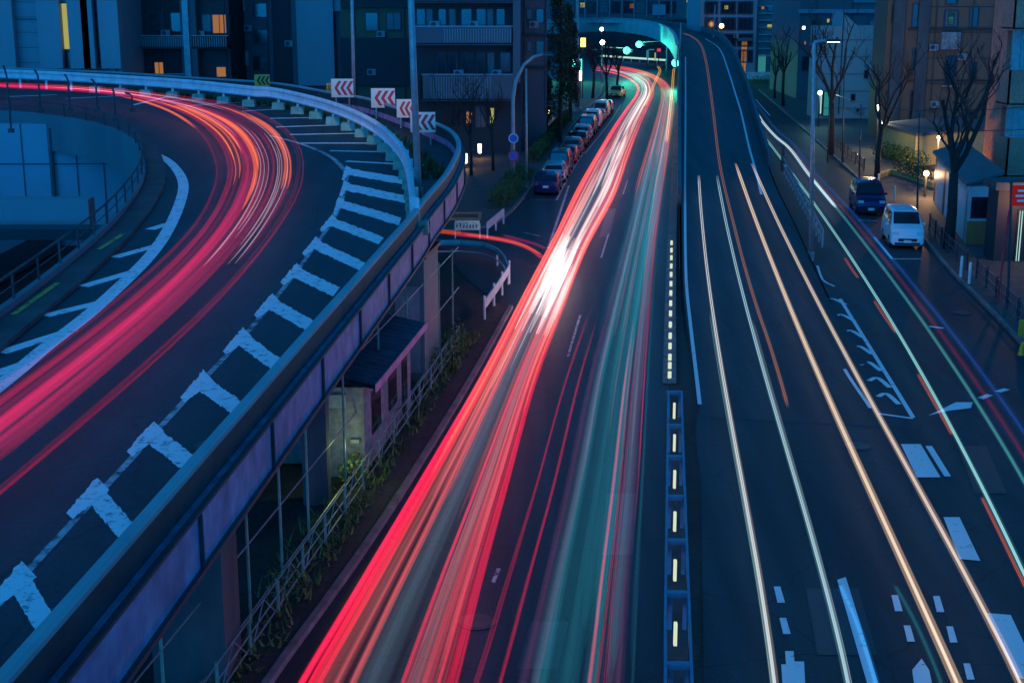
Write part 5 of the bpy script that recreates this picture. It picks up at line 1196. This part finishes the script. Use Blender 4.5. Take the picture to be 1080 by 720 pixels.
# -- single head light trails on the flyover and side street
def fit(pts, deg=3):
    # least squares x(y) so hand-read points do not wobble
    n = deg + 1; ys_ = [p[1] for p in pts]; m, k = min(ys_), max(ys_) - min(ys_)
    A = [[0.0]*(n+1) for _ in range(n)]
    for x, y in pts:
        t = (y-m)/k; b = [t**i for i in range(n)]
        for i in range(n):
            for j in range(n): A[i][j] += b[i]*b[j]
            A[i][n] += b[i]*x
    for i in range(n):
        p = max(range(i, n), key=lambda r: abs(A[r][i])); A[i], A[p] = A[p], A[i]
        for r in range(n):
            if r != i:
                f = A[r][i]/A[i][i]; A[r] = [u - f*v for u, v in zip(A[r], A[i])]
    c = [A[i][n]/A[i][i] for i in range(n)]
    return [(sum(c[i]*((y-m)/k)**i for i in range(n)), y) for x, y in pts]
def trail(pts, zf, r, core, halo, label, h=.65, cs=.8, hs_=.16, k_=3.2, rh=2.4, ease=True):
    c = S(*pts[len(pts)//2], zf, h); t = thing('light_trail', label, 'light trail', c, 0, 'head light trails on the right carriageways')
    mb = MB(); streak(mb, [(x - .9, y) for x, y in pts], zf, h, r*.5, 0, 1, 80, 5, 0); streak(mb, [(x + .9, y) for x, y in pts], zf, h + .03, r*.42, 0, 1, 80, 5, 0); mb.build('core', glow('trail_core', core, cs*k_), t)
    mb = MB(); streak(mb, pts, zf, h, r*rh, 0, 1, 80, 8, 0); mb.build('halo', glow('trail_halo', halo, hs_*k_), t)
a1 = [(737, 185), (740, 221), (744, 275), (751, 330), (763, 398), (775.5, 467), (789, 533), (802, 622), (815.5, 715), (824, 790)]
a2 = [(757, 185), (766, 233), (774, 275), (779, 299), (790, 338), (807.5, 398), (831, 467), (853, 555), (875.5, 644), (892, 715), (908, 790)]
bb1 = [(777, 172.5), (790, 213), (803, 252), (823, 303), (842, 345), (867, 399), (898, 467), (929, 547), (960, 613), (987, 667), (1009, 718), (1040, 790)]
bb2 = [(795.5, 172.5), (815, 225), (834, 268), (858, 310), (877, 349), (905, 398), (942, 458), (973, 515.5), (1009, 591), (1044, 662), (1071, 711), (1110, 790)]
c1 = [(794, 111), (804, 128), (818, 144), (834, 158), (857, 186), (879, 219), (899, 241), (934, 286), (969, 331), (985, 355), (1027, 419), (1074, 499), (1130, 600)]
c2 = [(807, 144), (826, 169), (845.5, 200), (858, 213), (892.5, 265), (931, 324), (965, 378), (999, 439), (1031, 507), (1062, 569), (1100, 645)]
a1, a2, bb1, bb2, c2 = fit(a1), fit(a2), fit(bb1), fit(bb2), fit(c2)
c1 = c1[:4] + fit(c1[4:])
trail(a1, zfly, .036, (.85, .95, 1), (.5, .42, .33), 'white light trail nearest the median', cs=.42, hs_=.14)
trail([(x - 3 - (i > 5)*1, y) for i, (x, y) in enumerate(a1[3:])], zfly, .018, (.3, .7, .7), (.05, .2, .22), 'faint teal light trail hugging the one nearest the median', h=.6, cs=.22, hs_=.08)
trail(a2, zfly, .034, (.6, .9, 1), (.16, .36, .42), 'white blue light trail second from the median', cs=.40, hs_=.13)
trail([(x + 3, y) for x, y in a2[4:]], zfly, .012, (.8, .9, .9), (.1, .2, .2), 'thin companion streak right of the second light trail', cs=.2, hs_=.05)
trail(bb1, zfly, .045, (1, .84, .64), (.80, .50, .30), 'thick golden light trail in the middle of the right carriageway', cs=.42, hs_=.22)
trail(bb2, zfly, .040, (1, .84, .68), (.66, .44, .32), 'golden light trail next to the chevron markings', cs=.42, hs_=.17)
trail(c1[:6], zflat, .07, (.8, .95, 1), (.2, .4, .6), 'bright wavering white trail high up the side street', cs=.55, hs_=.15)
trail(c1[4:], zflat, .035, (.1, .55, .55), (.04, .2, .22), 'dim teal light trail running down beside the red and blue ones', cs=.28, hs_=.10)
trail(c2, zflat, .034, (.45, .95, .95), (.06, .3, .32), 'cyan white light trail down the middle of the side street', cs=.50, hs_=.13)
blue = [(x + dx, y - dy) for (x, y), dx, dy in zip(c1, [2, 3, 3, 3, 2, 3, 4, 6, 8, 9, 12, 16, 20], [4, 6, 5, 6, 7, 10, 12, 14, 16, 18, 22, 26, 30])]
trail(blue, zflat, .06, (.02, .12, .7), (.01, .05, .30), 'deep blue light trail along the outer edge of the side street', cs=.12, hs_=.06)
red_ = [((a[0]+b[0])/2, (a[1]+b[1])/2) for a, b in zip(c1, blue)]
trail(red_[3:], zflat, .05, (.5, .01, .06), (.2, .005, .03), 'dim dark red light trail between the teal and blue ones', cs=.08, hs_=.04)
for i, (p, l) in enumerate((([(891, 272), (898, 283), (905, 293)], 'short orange dash trail highest up beside the cyan trail'), ([(922, 317), (933, 334), (945, 351)], 'short orange dash trail second down beside the cyan trail'), ([(968, 394), (986, 426), (1004, 458)], 'orange dash trail third down crossing the merge arrow'), ([(1035.5, 524), (1058, 570), (1082, 620)], 'long orange dash trail lowest at the right edge'))):
    trail(p, zflat, .020, (1, .18, .03), (.5, .06, .01), l, cs=.32, hs_=.08)
trail([(886, 616), (905, 660), (925, 725), (940, 780)], zflat, .035, (.05, .45, .8), (.02, .15, .5), 'short blue trail at the bottom between the white and golden trails', cs=.22, hs_=.14)
trail([(944, 617), (965, 655), (985, 700), (1000, 740)], zflat, .03, (.03, .3, .35), (.01, .1, .12), 'short dull teal trail left of the thick golden one', cs=.15, hs_=.07)
trail(CENTRE, zfly, .035, (1, .40, .14), (.5, .16, .05), 'long orange centre line of the flyover given a dim glow', cs=.16, hs_=.05)  # painted centre line built as a glowing strand so its orange shows
# tall gold tracks of lorry lamps at the far bend
for p, l in (([(711, 72), (710, 80), (709, 95), (707, 112), (703, 150)], 'golden light trail rising at the foot of the arch'), ([(694, 70), (696, 75), (692, 84), (687, 96), (680, 112)], 'golden hooked light trail left of the arch foot')):
    trail(p, zflat, .10, (1, .5, .12), (.6, .2, .03), l, h=1.2, cs=.45, hs_=.12, rh=1.8)
for o in list(bpy.data.objects):
    if '_Y' in o.keys(): del o['_Y']
